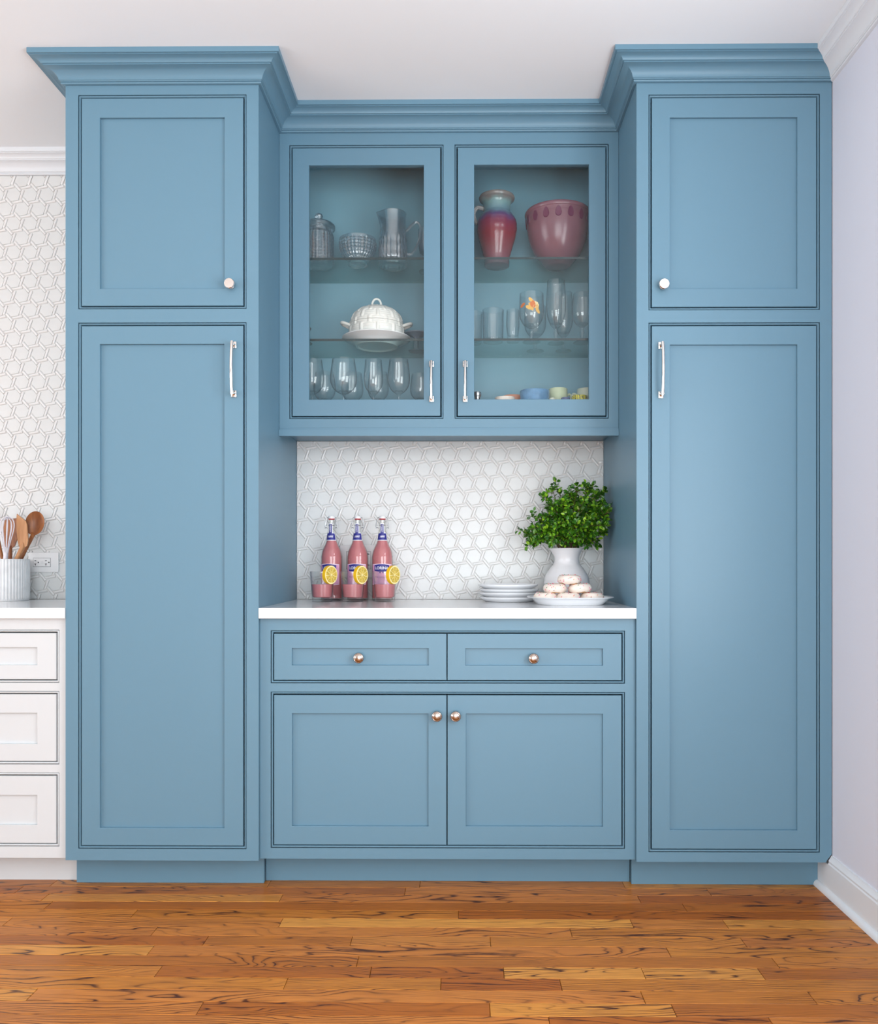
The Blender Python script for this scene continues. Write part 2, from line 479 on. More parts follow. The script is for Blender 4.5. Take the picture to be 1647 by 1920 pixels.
# ================================================================== structure
fl = MB().box(RX0, XWALL + 0.1, RY0, BACK + 0.05, -0.06, -0.016).build('floor', SLATE)
tag(fl, 'strip oak floor with warm honey brown boards', 'floor', kind='structure')
PW = 0.0585
Y0 = -0.017
JOINTS = {0: [35, 760, 1330], 1: [527, 1199], 2: [91, 1284], 3: [252, 860], 4: [527, 1185.5, 1361], 5: [290, 1071], 6: [386, 659, 920, 1395],
          7: [283, 1254], 8: [671, 1455], 9: [297, 695, 945, 1207, 1428], 10: [536, 827, 1052], 11: [60, 1206, 1524], 12: [375, 919, 1264],
          13: [-40, 1031, 1450]}
rng = random.Random(4)
rest = MB()
def plank_mb(mb, x0, x1, y0, y1):
    g, c, t = 0.0006, 0.0008, 0.0
    x0 += g; x1 -= g; y0 += g; y1 -= g
    b = [(x0, y0), (x1, y0), (x1, y1), (x0, y1)]
    i = [(x0 + c, y0 + c), (x1 - c, y0 + c), (x1 - c, y1 - c), (x0 + c, y1 - c)]
    mb.add([(x, y, -0.016) for x, y in b] + [(x, y, -c) for x, y in b] + [(x, y, t) for x, y in i],
           [(3, 2, 1, 0)] + [(k, (k + 1) % 4, 4 + (k + 1) % 4, 4 + k) for k in range(4)] + [(4 + k, 4 + (k + 1) % 4, 8 + (k + 1) % 4, 8 + k) for k in range(4)] + [(8, 9, 10, 11)])
row = -10
XF = XWALL - 0.022
while True:
    ya = Y0 - PW * row; yb = ya + PW     # row 0 lies between Y0 and Y0 + PW
    if yb < RY0 + 0.02: break
    yb = min(yb, BACK - 0.002)
    if ya < yb:
        js = [at(u, 1700, (ya + yb) / 2).x for u in JOINTS.get(row, [])]
        x = (js[0] if js else -0.2 + rng.uniform(-0.4, 0.4)) - rng.uniform(0.6, 1.1)
        while x > RX0 + 0.1: js.insert(0, x); x -= rng.uniform(0.5, 1.2)
        x = js[-1] + (rng.uniform(0.7, 1.2) if row in JOINTS else rng.uniform(0.4, 1.1))
        if row not in JOINTS or row > 13 or row < 0:
            while x < XF - 0.1: js.append(x); x += rng.uniform(0.4, 1.1)
        xs = [RX0 + 0.005] + js + [XF]
        for a, b in zip(xs, xs[1:]):
            if -1 <= row <= 22 and b > -2.3:
                m = MB(); plank_mb(m, a, b, ya, yb)
                m.build('plank', OAK, fl, smooth=False)
            else: plank_mb(rest, a, b, ya, yb)
    row += 1
rs = rest.build('planks_beyond', OAK, fl, smooth=False); rs['kind'] = 'stuff'

ce = MB().box(RX0 - 0.1, XWALL + 0.1, RY0 - 0.1, BACK + 0.1, CEIL, CEIL + 0.08).build('ceiling', CEILM)
tag(ce, 'flat white painted ceiling', 'ceiling', kind='structure')
def wall_with_window(name, label, axis, pos, thick, a0, a1, w, mt, sign):
    """wall across axis with one window opening w = (a, b, z0, z1)"""
    m = MB(); p0, p1 = (pos, pos + thick * sign) if sign > 0 else (pos - thick, pos)
    def bx(a, b, z0, z1):
        if axis == 'x': m.box(p0, p1, a, b, z0, z1)
        else: m.box(a, b, p0, p1, z0, z1)
    bx(a0, w[0], 0, CEIL); bx(w[1], a1, 0, CEIL); bx(w[0], w[1], 0, w[2]); bx(w[0], w[1], w[3], CEIL)
    return tag(m.build(name, mt, smooth=False), label, 'wall', kind='structure')
wall_with_window('wall_right', 'pale lavender painted wall beside the right tall cabinet', 'x', XWALL, 0.1, RY0, BACK, (-2.55, -1.05, 0.75, 2.45), WALLP, 1)
wall_with_window('wall_rear', 'plain white wall with a wide window behind the camera', 'y', RY0, 0.1, RX0, XWALL, (-1.3, 1.1, 0.03, 2.25), PLAIN, -1)
wall_with_window('wall_left', 'plain white wall at the far left of the room', 'x', RX0, 0.1, RY0, BACK, (-3.6, -1.0, 0.5, 2.45), PLAIN, -1)

# tiled back wall: the niche and the stretch left of the tall cabinet
PITCH = 0.0658
STK = 0
def tiled_wall(name, label, x0, x1, z0, z1, origin, nstick):
    wl = MB().box(x0, x1, BACK, BACK + 0.08, z0, z1).build(name, GROUT, smooth=False)
    tag(wl, label, 'wall', kind='structure')
    a = PITCH; tw = R(-20); sw = 0.0102; gp = 0.0008
    rh = (a * math.cos(R(20)) - sw) / 2 - gp
    ox, oz = origin
    hexes, sticks = [], []
    for r in range(-60, 60):
        z = oz + r * a * math.sin(PI / 3)
        if z < z0 - a or z > z1 + a: continue
        for c in range(-60, 60):
            x = ox + (c + (0.5 if r % 2 else 0)) * a
            if x < x0 - a or x > x1 + a: continue
            hexes.append((x, z))
            for k in range(3):
                d = k * PI / 3
                sticks.append((x + a / 2 * math.cos(d), z + a / 2 * math.sin(d), d + tw + PI / 2))
    def piece(poly, back, front, ch):
        m = MB(); n = len(poly)
        cx = sum(p[0] for p in poly) / n; cz = sum(p[1] for p in poly) / n
        def shrink(p, s):
            d = math.hypot(p[0] - cx, p[1] - cz)
            k = max(0.3, 1 - s / max(d, 1e-5))
            return (cx + (p[0] - cx) * k, cz + (p[1] - cz) * k)
        q = [shrink(p, ch) for p in poly]
        vs = [(x, back, z) for x, z in poly] + [(x, front + ch * 0.55, z) for x, z in poly] + [(x, front, z) for x, z in q]
        fs = []
        for i in range(n):
            j = (i + 1) % n
            fs += [(i, j, n + j, n + i), (n + i, n + j, 2 * n + j, 2 * n + i)]
        fs.append(tuple(range(2 * n, 3 * n)))
        return m.add(vs, fs)
    def area_of(p): return abs(sum(p[i - 1][0] * p[i][1] - p[i][0] * p[i - 1][1] for i in range(len(p)))) / 2
    cr = random.Random(7)
    shared = None
    for (x, z) in hexes:
        full = [(x + rh / math.cos(PI / 6) * math.cos(tw + PI / 6 + k * PI / 3), z + rh / math.cos(PI / 6) * math.sin(tw + PI / 6 + k * PI / 3)) for k in range(6)]
        poly = cut_poly(full, x0 + 0.001, x1 - 0.001, z0 + 0.001, z1 - 0.001)
        if len(poly) < 3 or area_of(poly) < 4e-5: continue
        if area_of(poly) > area_of(full) * 0.999:
            if shared is None:
                loc = [(p[0] - x, p[1] - z) for p in full]
                shared = piece(loc, 0, -0.0035, 0.0016).mesh('hex_tile', HEXM, angle=12)
            o = bpy.data.objects.new('hex_tile', shared); link(o, wl)
            o.location = (x, BACK, z)
            o.rotation_euler = (cr.uniform(-.004, .004), 0, cr.uniform(-.004, .004))
        else: piece(poly, BACK, BACK - 0.0035, 0.0016).build('hex_tile', HEXM, wl, angle=12)
    # strips between the hexagons: a rounded bar each
    L = 0.0375
    def strip_polys(x, z, d, w):
        ca, sa = math.cos(d), math.sin(d)
        def pt(u, v): return (x + u * ca - v * sa, z + u * sa + v * ca)
        return [pt(-L / 2, -w / 2), pt(L / 2, -w / 2), pt(L / 2, w / 2), pt(-L / 2, w / 2)]
    def strip_mb(m, x, z, d):
        ca, sa = math.cos(d), math.sin(d)
        def pt(u, v, y): return (x + u * ca - v * sa, y, z + u * sa + v * ca)
        w = sw - 0.0013
        prof = [(-w / 2, 0.0), (-w / 2, -0.0026), (-w * 0.30, -0.0046), (0, -0.0053), (w * 0.30, -0.0046), (w / 2, -0.0026), (w / 2, 0.0)]
        vs = [pt(-L / 2, v, BACK + y) for v, y in prof] + [pt(L / 2, v, BACK + y) for v, y in prof]
        n = len(prof)
        return m.add(vs, [(i, i + 1, n + i + 1, n + i) for i in range(n - 1)] + [tuple(range(n)), tuple(range(2 * n - 1, n - 1, -1))])
    rest = MB(); cnt = 0
    rr = 0.021
    inside = [s for s in sticks if x0 + rr < s[0] < x1 - rr and z0 + rr < s[1] < z1 - rr]
    edge = [s for s in sticks if s not in set(inside)]
    inside.sort(key=lambda s: abs(s[1] - 1.15))
    keep = set(inside[:nstick])
    shared = {}
    for s in inside:
        if s in keep:
            k = round(s[2], 4)
            if k not in shared:
                t = MB(); strip_mb(t, 0, 0, s[2]); t.v = [(v[0], v[1] - BACK, v[2]) for v in t.v]
                shared[k] = t.mesh('tile_strip', STICKM, angle=60)
            o = bpy.data.objects.new('tile_strip', shared[k]); link(o, wl); o.location = (s[0], BACK, s[1])
            o.rotation_euler = (cr.uniform(-.02, .02), 0, cr.uniform(-.02, .02))
        else: strip_mb(rest, *s)
    for s in edge:
        p = cut_poly(strip_polys(s[0], s[1], s[2], sw - 0.0016), x0 + 0.001, x1 - 0.001, z0 + 0.001, z1 - 0.001)
        if len(p) >= 3 and area_of(p) > 1e-5:
            rest_piece = piece(p, BACK, BACK - 0.005, 0.002); rest.add(rest_piece.v, rest_piece.f)
    if rest.v:
        o = rest.build('tile_strips_beyond', STICKM, wl); o['kind'] = 'stuff'
    return wl
o1 = at(857.5, 880, BACK); o2 = at(41.6, 933, BACK)
ZN1 = 1.532
tiled_wall('wall_niche', 'white hexagon tile backsplash between counter and glass cupboard', XL1, XR0, ZC1, ZN1, (o1.x, o1.z), 290)
tiled_wall('wall_back', 'pale hexagon tiled wall left of the tall cabinets', -1.86, XL0, ZC1, CROWNB, (o2.x, o2.z), 290)
wb = MB().box(RX0, -1.86, BACK, BACK + 0.08, 0, CEIL).box(-1.86, XL0, BACK, BACK + 0.08, 0, ZC1).box(-1.86, XL0, BACK, BACK + 0.08, CROWNB, CEIL)
wb.box(XL0, XWALL, BACK + 0.002, BACK + 0.08, ZN1 + 0.001, CEIL).box(XL0, XL1, BACK + 0.002, BACK + 0.08, 0, ZN1).box(XR0, XWALL, BACK + 0.002, BACK + 0.08, 0, ZN1).box(XL1, XR0, BACK + 0.002, BACK + 0.08, 0, ZC1)
tag(wb.build('wall_behind', PLAIN, smooth=False), 'plain plaster wall behind the cabinets', 'wall', kind='structure')

# crown profile: (out from the face, height above the crown's underside)
CH = CEIL - CROWNB
CROWN = [(0, 0), (0.0085, 0), (0.0105, 0.0015), (0.0115, 0.0040), (0.0105, 0.0065), (0.0085, 0.0080), (0.0115, 0.0085), (0.0120, 0.0110), (0.0150, 0.0125), (0.0155, 0.0150)]
CROWN += bez((0.0155, 0.0150), (0.017, 0.029), (0.030, 0.0425), (0.047, 0.0435), 7)[1:]
CROWN += [(0.0495, 0.0437), (0.0495, 0.0470), (0.0540, 0.0478)]
CROWN += bez((0.0540, 0.0478), (0.0545, 0.056), (0.064, 0.0615), (0.0740, 0.0625), 5)[1:]
CROWN += [(0.0765, 0.0627), (0.0765, 0.0650), (0.0826, 0.0655)]
CROWN = [(o, z * 0.88) for o, z in CROWN] + [(0.0826, CH), (0, CH)]
def sweep_path(path, prof, zb, mb, i0, i1):
    """prof swept along path (xy points, out = right-hand side); only segments i0..i1-1 are kept; mitres come from the whole path"""
    P = [Vector(p) for p in path]
    def nrm(a, b): d = (b - a).normalized(); return Vector((d.y, -d.x))
    offs = []
    for i in range(len(P)):
        if i == 0: o = nrm(P[0], P[1])
        elif i == len(P) - 1: o = nrm(P[-2], P[-1])
        else:
            a, b = nrm(P[i - 1], P[i]), nrm(P[i], P[i + 1])
            o = (a + b) / (1 + a.dot(b))
        offs.append(o)
    n = len(prof)
    vs, fs = [], []
    for i in range(i0, i1 + 1):
        for (o, z) in prof: vs.append((P[i].x + offs[i].x * o, P[i].y + offs[i].y * o, zb + z))
    for i in range(i1 - i0):
        for k in range(n):
            q = (k + 1) % n
            fs.append((i * n + k, i * n + q, (i + 1) * n + q, (i + 1) * n + k))
    fs.append(tuple(range(n))); fs.append(tuple((i1 - i0) * n + k for k in range(n)))
    return mb.add(vs, fs)
CPATH = [(XL0, BACK - 0.09), (XL0, 0), (XL1, 0), (XL1, YUP), (XR0, YUP), (XR0, 0), (XWALL, 0), (XWALL, RY0)]
t2 = sweep_path(CPATH, CROWN, CROWNB, MB(), 6, 7).build('trim_2', TRIM, angle=28)
tag(t2, 'white crown molding running along the right wall', 'crown molding', kind='structure')
t1 = sweep_path([(RX0, BACK), (XL0, BACK)], CROWN, CROWNB, MB(), 0, 1).build('trim_1', TRIM, angle=28)
tag(t1, 'white crown molding above the tiled wall at left', 'crown molding', kind='structure')

# baseboard with shoe strip along the right wall
BBH = 0.122
bb = MB()
prof = [(0, 0), (0.0155, 0), (0.0155, 0.096), (0.0125, 0.100), (0.0135, 0.106), (0.0105, 0.111), (0.0060, 0.1175), (0.0050, BBH), (0, BBH)]
def along_wall(mb, prof, y0, y1):
    n = len(prof)
    vs = [(XWALL - o, y, z) for y in (y0, y1) for o, z in prof]
    return mb.add(vs, [tuple(range(n)), tuple(range(2 * n - 1, n - 1, -1))] + [(k, (k + 1) % n, n + (k + 1) % n, n + k) for k in range(n)])
along_wall(bb, prof, RY0, -0.001)
along_wall(bb, [(0, 0), (0.0155, 0), (0.0155, 0.094), (0, 0.094)], -0.001, 0.0745)
bbo = tag(bb.build('baseboard_right', TRIM, angle=25), 'white baseboard with a shoe strip along the right wall', 'baseboard', kind='structure')
shoe = [(0.0157, 0.0003), (0.0297, 0.0003), (0.0292, 0.0055), (0.0272, 0.0110), (0.0235, 0.0155), (0.0190, 0.0180), (0.0157, 0.0185)]
along_wall(MB(), shoe, RY0, 0.0745).build('shoe_molding', TRIM, bbo, angle=25)

# ================================================================== cabinets
GAP, BEADW, GRV = 0.0040, 0.0050, 0.0019
MARG = GAP + BEADW + GRV
def door_ring(parent, name, r, y, pan, m, thick=0.0205, rec=0.009, panel_mat=None, glass=False):
    """five-piece door: frame, recessed flat panel as sub-part. r, pan = (x0, x1, z0, z1)"""
    x0, x1, z0, z1 = r; c = 0.0009
    mb = MB(); px0, px1, pz0, pz1 = pan
    yb = y + thick
    # frame: outer rectangle to panel rectangle, chamfered edges; the two rectangles differ per side
    def loop(i_out, yy): return [(x0 + i_out, yy, z0 + i_out), (x1 - i_out, yy, z0 + i_out), (x1 - i_out, yy, z1 - i_out), (x0 + i_out, yy, z1 - i_out)]
    def inl(e, yy): return [(px0 - e, yy, pz0 - e), (px1 + e, yy, pz0 - e), (px1 + e, yy, pz1 + e), (px0 - e, yy, pz1 + e)]
    loops = [loop(0, yb), loop(0, y + c), loop(c, y), inl(c * 0.8, y), inl(0, y + c * 0.8), inl(0, yb)]
    vs = [v for lp in loops for v in lp]; fs = []
    n = len(loops)
    for k in range(n):
        a, b = k * 4, ((k + 1) % n) * 4
        for j in range(4): fs.append((a + j, a + (j + 1) % 4, b + (j + 1) % 4, b + j))
    d = mb.add(vs, fs).build(name, m, parent, angle=25)
    if glass:
        g = 0.0008
        MB().box(px0 + g, px1 - g, y + 0.010, y + 0.0135, pz0 + g, pz1 - g).build('glass_pane', PANE, d, smooth=False)
    else:
        g = 0.0002
        MB().box(px0 + g, px1 - g, y + rec, y + thick - 0.001, pz0 + g, pz1 - g).build('panel', panel_mat or m, d, smooth=False)
    return d
def bead(parent, op, y, m):
    """raised bead lining a face-frame opening op = (x0, x1, z0, z1)"""
    w0, w1 = GRV, GRV + BEADW
    prof = [(w0, y + 0.019), (w0, y + 0.003), (w0 + 0.0009, y + 0.0010), (w0 + 0.0022, y - 0.0001), (w1 - 0.0022, y - 0.0001), (w1 - 0.0009, y + 0.0010), (w1, y + 0.003), (w1, y + 0.019)]
    # back of the groove
    mb = MB().ring(*op, prof)
    mb.ring(*op, [(0, y + 0.0120), (w0, y + 0.0120), (w0, y + 0.019), (0, y + 0.019)])
    return mb.build('bead', m, parent, angle=50)
def expand(r, e=MARG): return (r[0] - e, r[1] + e, r[2] - e, r[3] + e)
def knob(parent, x, y, z, r=0.0168, flat=False):
    p = [(0, 0), (r * 0.62, 0), (r * 0.62, 0.0025), (r * 0.40, 0.0045), (r * 0.38, 0.0130), (r * 0.62, 0.0165), (r * 0.95, 0.0178), (r, 0.0200), (r, 0.0245)]
    if flat: p += [(r * 0.90, 0.0268), (0, 0.0272)]
    else: p += [(r * 0.93, 0.0265), (r * 0.84, 0.0272), (r * 0.80, 0.0268), (r * 0.70, 0.0285), (r * 0.45, 0.0302), (0, 0.0308)]
    m = MB().lathe(p, 12 if flat else 32)
    m.xform(Matrix.Translation((x, y, z)) @ Matrix.Rotation(R(90), 4, 'X'))
    return m.build('knob', NICKEL if flat else KNOBM, parent, angle=20 if flat else 40)
def pull(parent, x, y, z0, z1):
    """bowed bar pull on two square rosettes"""
    m = MB(); h = 0.011
    root = None
    for z in (z0 + h, z1 - h):
        m.cbox(x - 0.0085, x + 0.0085, y - 0.0045, y - 0.0001, z - h, z + h, 0.0018)
        m.tube([(x, y - 0.004, z), (x, y - 0.012, z), (x, y - 0.024, z), (x, y - 0.027, z)], [0.0066, 0.0050, 0.0050, 0.0058], 12)
    n = 16; pts = []
    for i in range(n + 1):
        t = i / n; zz = z0 + h * 0.5 + (z1 - z0 - h) * t
        pts.append((x, y - 0.0255 - 0.0095 * math.sin(PI * t) ** 0.8, zz))
    m.tube(pts, 0.0053, 14, flat=1.0, up=(0, 1, 0))
    return m.build('handle', NICKEL, parent, angle=40)
def frame_boxes(mb, outer, ops, y0, y1):
    """face frame: outer rectangle minus the openings, which share one column"""
    x0, x1, z0, z1 = outer
    ox0, ox1 = ops[0][0], ops[0][1]
    mb.box(x0, ox0, y0, y1, z0, z1).box(ox1, x1, y0, y1, z0, z1)
    zz = [z0] + [q for o in sorted(ops, key=lambda o: o[2]) for q in (o[2], o[3])] + [z1]
    for i in range(0, len(zz), 2): mb.box(ox0, ox1, y0, y1, zz[i], zz[i + 1])
    return mb

ZTALL0 = 0.1005
ZB0 = 0.1020
def base_body(x0, x1):
    y0, y1, z1 = YBASE + 0.0222, YBASE + 0.07, ZC0 - 0.0008
    m = MB().box(x0, x1, y1, BACK - 0.003, ZB0, z1)
    m.box(x0, x0 + 0.016, y0, y1, ZB0, z1).box(x1 - 0.016, x1, y0, y1, ZB0, z1)
    return m.box(x0 + 0.016, x1 - 0.016, y0, y1, ZB0, ZB0 + 0.012).box(x0 + 0.016, x1 - 0.016, y0, y1, z1 - 0.012, z1)
def tall(label, x0, x1, up, upp, lo, lop, knob_uv, pull_u, pull_v, notch=False):
    t = thing('tall_cabinet', label, 'cabinet', ((x0 + x1) / 2, 0.3, 0))
    off = Vector((-(x0 + x1) / 2, -0.3, 0))
    made = []
    r_up, r_lo = rect(*up, 0), rect(*lo, 0)
    p_up, p_lo = rect(*upp, 0), rect(*lop, 0)
    # one common column for both openings
    dx0, dx1 = (r_up[0] + r_lo[0]) / 2, (r_up[1] + r_lo[1]) / 2
    r_up = (dx0, dx1, r_up[2], r_up[3]); r_lo = (dx0, dx1, r_lo[2], r_lo[3])
    ops = [expand(r_lo), expand(r_up)]
    ins = 0.022 if notch else 0.0
    bodyz = 0.124 if notch else ZTALL0
    b = MB().box(x0, x1, 0.07, BACK - 0.002, bodyz, CEIL - 0.004)
    if notch: b.box(x0, x1 - 0.02, 0.07, BACK - 0.002, ZTALL0, 0.124)
    b.box(x0, x0 + 0.016, 0.0222, 0.07, ZTALL0, CEIL - 0.004).box(x1 - 0.016, x1, 0.0222, 0.07, 0.127 if notch else ZTALL0, CEIL - 0.004)
    b.box(x0 + 0.016, x1 - 0.020, 0.0222, 0.07, ZTALL0, ZTALL0 + 0.012)
    body = b.build('body', BLUE, t, smooth=False)
    m = MB()
    if notch:
        ox0, ox1 = ops[0][0], ops[0][1]
        m.box(x0, ox0, 0, 0.022, ZTALL0, CEIL - 0.004)
        m.prism([(ox1, ZTALL0), (x1 - 0.0165, ZTALL0), (x1 - 0.0165, ZTALL0 + 0.004), (x1, ZTALL0 + 0.026), (x1, CEIL - 0.004), (ox1, CEIL - 0.004)], 0, 0.022)
        zz = [ZTALL0, ops[0][2], ops[0][3], ops[1][2], ops[1][3], CEIL - 0.004]
        for i in (0, 2, 4): m.box(ox0, ox1, 0, 0.022, zz[i], zz[i + 1])
    else: frame_boxes(m, (x0, x1, ZTALL0, CEIL - 0.004), ops, 0, 0.022)
    ff = m.build('face_frame', BLUE, t, smooth=False)
    beads = [bead(t, o, 0, BLUE) for o in ops]
    d1 = door_ring(t, 'door', r_up, 0.0008, p_up, BLUE)
    d2 = door_ring(t, 'door', r_lo, 0.0008, p_lo, BLUE)
    k = at(*knob_uv, 0)
    knob(d1, k.x, 0.0007, k.z, 0.0172, flat=True)
    px = at(pull_u, 690, 0).x
    pull(d2, px, 0.0007, at(pull_u, pull_v[1], 0).z, at(pull_u, pull_v[0], 0).z)
    MB().box(at(144, 1640, 0.075).x if not notch else XR0 - 0.0005 + 0.0, XL1 - 0.0005 if not notch else XWALL - 0.0008, 0.075, 0.095, 0.0005, ZTALL0 - 0.0005).build('toe_kick', BLUE, t, smooth=False)
    sweep_path(CPATH, CROWN, CROWNB, MB(), *((4, 6) if notch else (0, 3))).build('crown_molding', BLUE, t, angle=28)
    for c in t.children: c.location = c.location + off
    return t
TL = tall('tall blue pantry cabinet standing next to the white drawers', XL0, XL1, (153, 456, 184, 573), (187, 421, 220, 541), (153, 456, 611, 1585.5), (187, 420.5, 645, 1553),
          (433.5, 535.5), 439, (640.5, 745))
TR = tall('tall blue pantry cabinet against the lavender wall', XR0, XR1, (1223, 1531.5, 183, 575), (1257, 1496, 219.5, 541), (1223, 1531.5, 611, 1592), (1257, 1496, 646, 1557),
          (1243, 536.5), 1239.5, (641.5, 747), notch=True)

# ---- upper glass-door cabinet
ZU0 = 1.535
t = thing('upper_cabinet', 'blue wall cupboard with two glass doors above the niche', 'cabinet', (0, 0, 0))
UX0, UX1 = XL1 + 0.0008, XR0 - 0.0008
dl, dr = rect(548.5, 826, 277, 779.5, YUP), rect(858.5, 1136, 276.5, 779.5, YUP)
dl = (dl[0], dl[1], (dl[2] + dr[2]) / 2, (dl[3] + dr[3]) / 2); dr = (dr[0], dr[1], dl[2], dl[3])
gl, gr = rect(579.5, 795, 309.5, 749, YUP), rect(889.5, 1105, 308.5, 749, YUP)
gl = (gl[0], gl[1], gl[2], gl[3]); gr = (gr[0], gr[1], gl[2], gl[3])
opl, opr = expand(dl), expand(dr)
ZF = opl[2] + 0.004            # inside floor of the cupboard
ZTOP = 2.592                  # inside top
ZS1, ZS2 = 2.1555, 1.8625      # tops of the glass shelves
YI0, YI1 = YUP + 0.024, 0.598
m = MB()
m.box(UX0, UX1, YI1, BACK - 0.003, ZU0 + 0.002, CEIL - 0.006)                                   # back
m.box(UX0, opl[0] - 0.006, YUP + 0.0225, YI1, ZU0 + 0.002, CEIL - 0.006).box(opr[1] + 0.006, UX1, YUP + 0.0225, YI1, ZU0 + 0.002, CEIL - 0.006)   # sides
m.box(opl[0] - 0.006, opr[1] + 0.006, YUP + 0.0225, YI1, ZU0 + 0.002, ZF)                        # floor
m.box(opl[0] - 0.006, opr[1] + 0.006, YUP + 0.0225, YI1, ZTOP, CEIL - 0.006)           # top
xm = (opl[1] + opr[0]) / 2
m.box(xm - 0.009, xm + 0.009, YUP + 0.0225, YI1, ZF, ZTOP)                             # partition
m.build('body', BLUE_IN, t, smooth=False)
sweep_path(CPATH, CROWN, CROWNB, MB(), 3, 4).build('crown_molding', BLUE, t, angle=28)
m = MB()
m.box(UX0, opl[0], YUP, YUP + 0.022, ZU0, CEIL - 0.006).box(opr[1], UX1, YUP, YUP + 0.022, ZU0, CEIL - 0.006).box(opl[1], opr[0], YUP, YUP + 0.022, opl[2], opl[3])
m.box(opl[0], opr[1], YUP, YUP + 0.022, opl[3], CEIL - 0.006).box(opl[0], opr[1], YUP, YUP + 0.022, ZU0, opl[2])
m.build('face_frame', BLUE, t, smooth=False)
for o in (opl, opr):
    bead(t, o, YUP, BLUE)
    MB().ring(*o, [(-0.004, YUP + 0.0385), (0.0165, YUP + 0.0385), (0.0165, YUP + 0.0330), (-0.004, YUP + 0.0330)]).build('gap_shade_ring', DARK, t, smooth=False)  # near-black ring added behind the door edges, painting shade into the gaps
D1 = door_ring(t, 'door', dl, YUP + 0.0008, gl, BLUE, glass=True)
D2 = door_ring(t, 'door', dr, YUP + 0.0008, gr, BLUE, glass=True)
pull(D1, at(809.5, 715, YUP).x, YUP + 0.0007, at(809, 754, YUP).z, at(809, 677, YUP).z)
pull(D2, at(872.5, 715, YUP).x, YUP + 0.0007, at(872, 754, YUP).z, at(872, 677, YUP).z)
zr0, zr1 = at(840, 817, YUP - 0.008).z, at(840, 805, YUP - 0.008).z
MB().box(UX0, UX1, YUP - 0.008, YUP + 0.012, zr0, zr1).build('light_rail', BLUE, t, smooth=False)
MB().box(UX0, UX1, YUP + 0.0125, BACK - 0.006, ZU0 - 0.003, ZU0 + 0.0015).box(UX0, UX1, YUP + 0.0002, YUP + 0.0125, zr1 + 0.0002, ZU0 - 0.0002).build('underside', BLUE, t, smooth=False)
for (xa, xb) in ((opl[0] - 0.005, xm - 0.0095), (xm + 0.0095, opr[1] + 0.005)):
    for zs in (ZS1, ZS2):
        s = MB().box(xa, xb, YI0 + 0.0190, YI1 - 0.001, zs - 0.008, zs).build('glass_shelf', SHELFG, t, smooth=False)
        MB().box(xa, xb, YI0 + 0.0175, YI0 + 0.0188, zs - 0.008, zs).build('shelf_edge', SHELFEDGE, s, smooth=False)

# ---- blue base cabinet with two drawers and two doors
BX0, BX1 = XL1 + 0.0008, XR0 - 0.0008
t = thing('base_cabinet', 'blue base cabinet with two drawers above two doors', 'cabinet', (0, 0, 0))
dr1, dr2 = rect(514, 837.5, 1188.5, 1275, YBASE), rect(839.5, 1166, 1188.5, 1275.5, YBASE)
do1, do2 = rect(514, 837.5, 1303.5, 1584, YBASE), rect(839.5, 1166, 1303.5, 1585, YBASE)
dr2 = (dr2[0], dr2[1], dr1[2], dr1[3]); do2 = (do2[0], do2[1], do1[2], do1[3])
opd = expand((dr1[0], dr2[1], dr1[2], dr1[3])); opo = expand((do1[0], do2[1], do1[2], do1[3]))
opo = (opd[0], opd[1], opo[2], opo[3])
base_body(BX0, BX1).build('body', BLUE, t, smooth=False)
frame_boxes(MB(), (BX0, BX1, ZB0, ZC0 - 0.0008), [opo, opd], YBASE, YBASE + 0.022).build('face_frame', BLUE, t, smooth=False)
bead(t, opd, YBASE, BLUE); bead(t, opo, YBASE, BLUE)
y = YBASE + 0.0008
a = door_ring(t, 'drawer', dr1, y, rect(547.5, 804, 1215.5, 1247.5, YBASE), BLUE); k = at(673.5, 1233, y); knob(a, k.x, y + 0.009, k.z)
a = door_ring(t, 'drawer', dr2, y, rect(873, 1131, 1216, 1248, YBASE), BLUE); k = at(1000.5, 1234, y); knob(a, k.x, y + 0.009, k.z)
a = door_ring(t, 'door', do1, y, rect(548, 803.5, 1338, 1549.5, YBASE), BLUE); k = at(820, 1341, y); knob(a, k.x, y - 0.0001, k.z)
a = door_ring(t, 'door', do2, y, rect(874, 1131, 1338.5, 1550, YBASE), BLUE); k = at(855, 1341, y); knob(a, k.x, y - 0.0001, k.z)
MB().box(BX0, BX1 - 0.0015, 0.0975, 0.115, 0.0005, ZB0 - 0.0005).build('toe_kick', BLUE, t, smooth=False)
ct = MB().cbox(XL1 + 0.0006, XR0 - 0.0006, -0.0035, BACK - 0.0062, ZC0, ZC1, 0.0012).build('countertop', QUARTZ, angle=20)
tag(ct, 'white quartz countertop in the niche over the blue base cabinet', 'countertop')

# ---- white drawer cabinet at the left
WX0, WX1 = -2.05, XL0 - 0.0008
t = thing('base_cabinet', 'white base cabinet with three drawers, cut by the left picture edge', 'cabinet', (0, 0, 0))
xr = at(105, 1400, YBASE).x; xpr = at(69.5, 1400, YBASE).x; xl = xr - 0.60; xpl = xl + (xr - xpr)
vs = [(1187, 1274, 1214, 1247), (1302, 1427, 1337, 1395), (1455, 1581, 1491, 1547)]
ops = []
rs_ = []
for v0, v1, p0, p1 in vs:
    z1, z0 = at(60, v0, YBASE).z, at(60, v1, YBASE).z
    rs_.append(((xl, xr, z0, z1), (xpl, xpr, at(60, p1, YBASE).z, at(60, p0, YBASE).z)))
    ops.append(expand((xl, xr, z0, z1)))
base_body(WX0, WX1).build('body', WHITE, t, smooth=False)
frame_boxes(MB(), (WX0, WX1, ZB0, ZC0 - 0.0008), ops, YBASE, YBASE + 0.022).build('face_frame', WHITE, t, smooth=False)
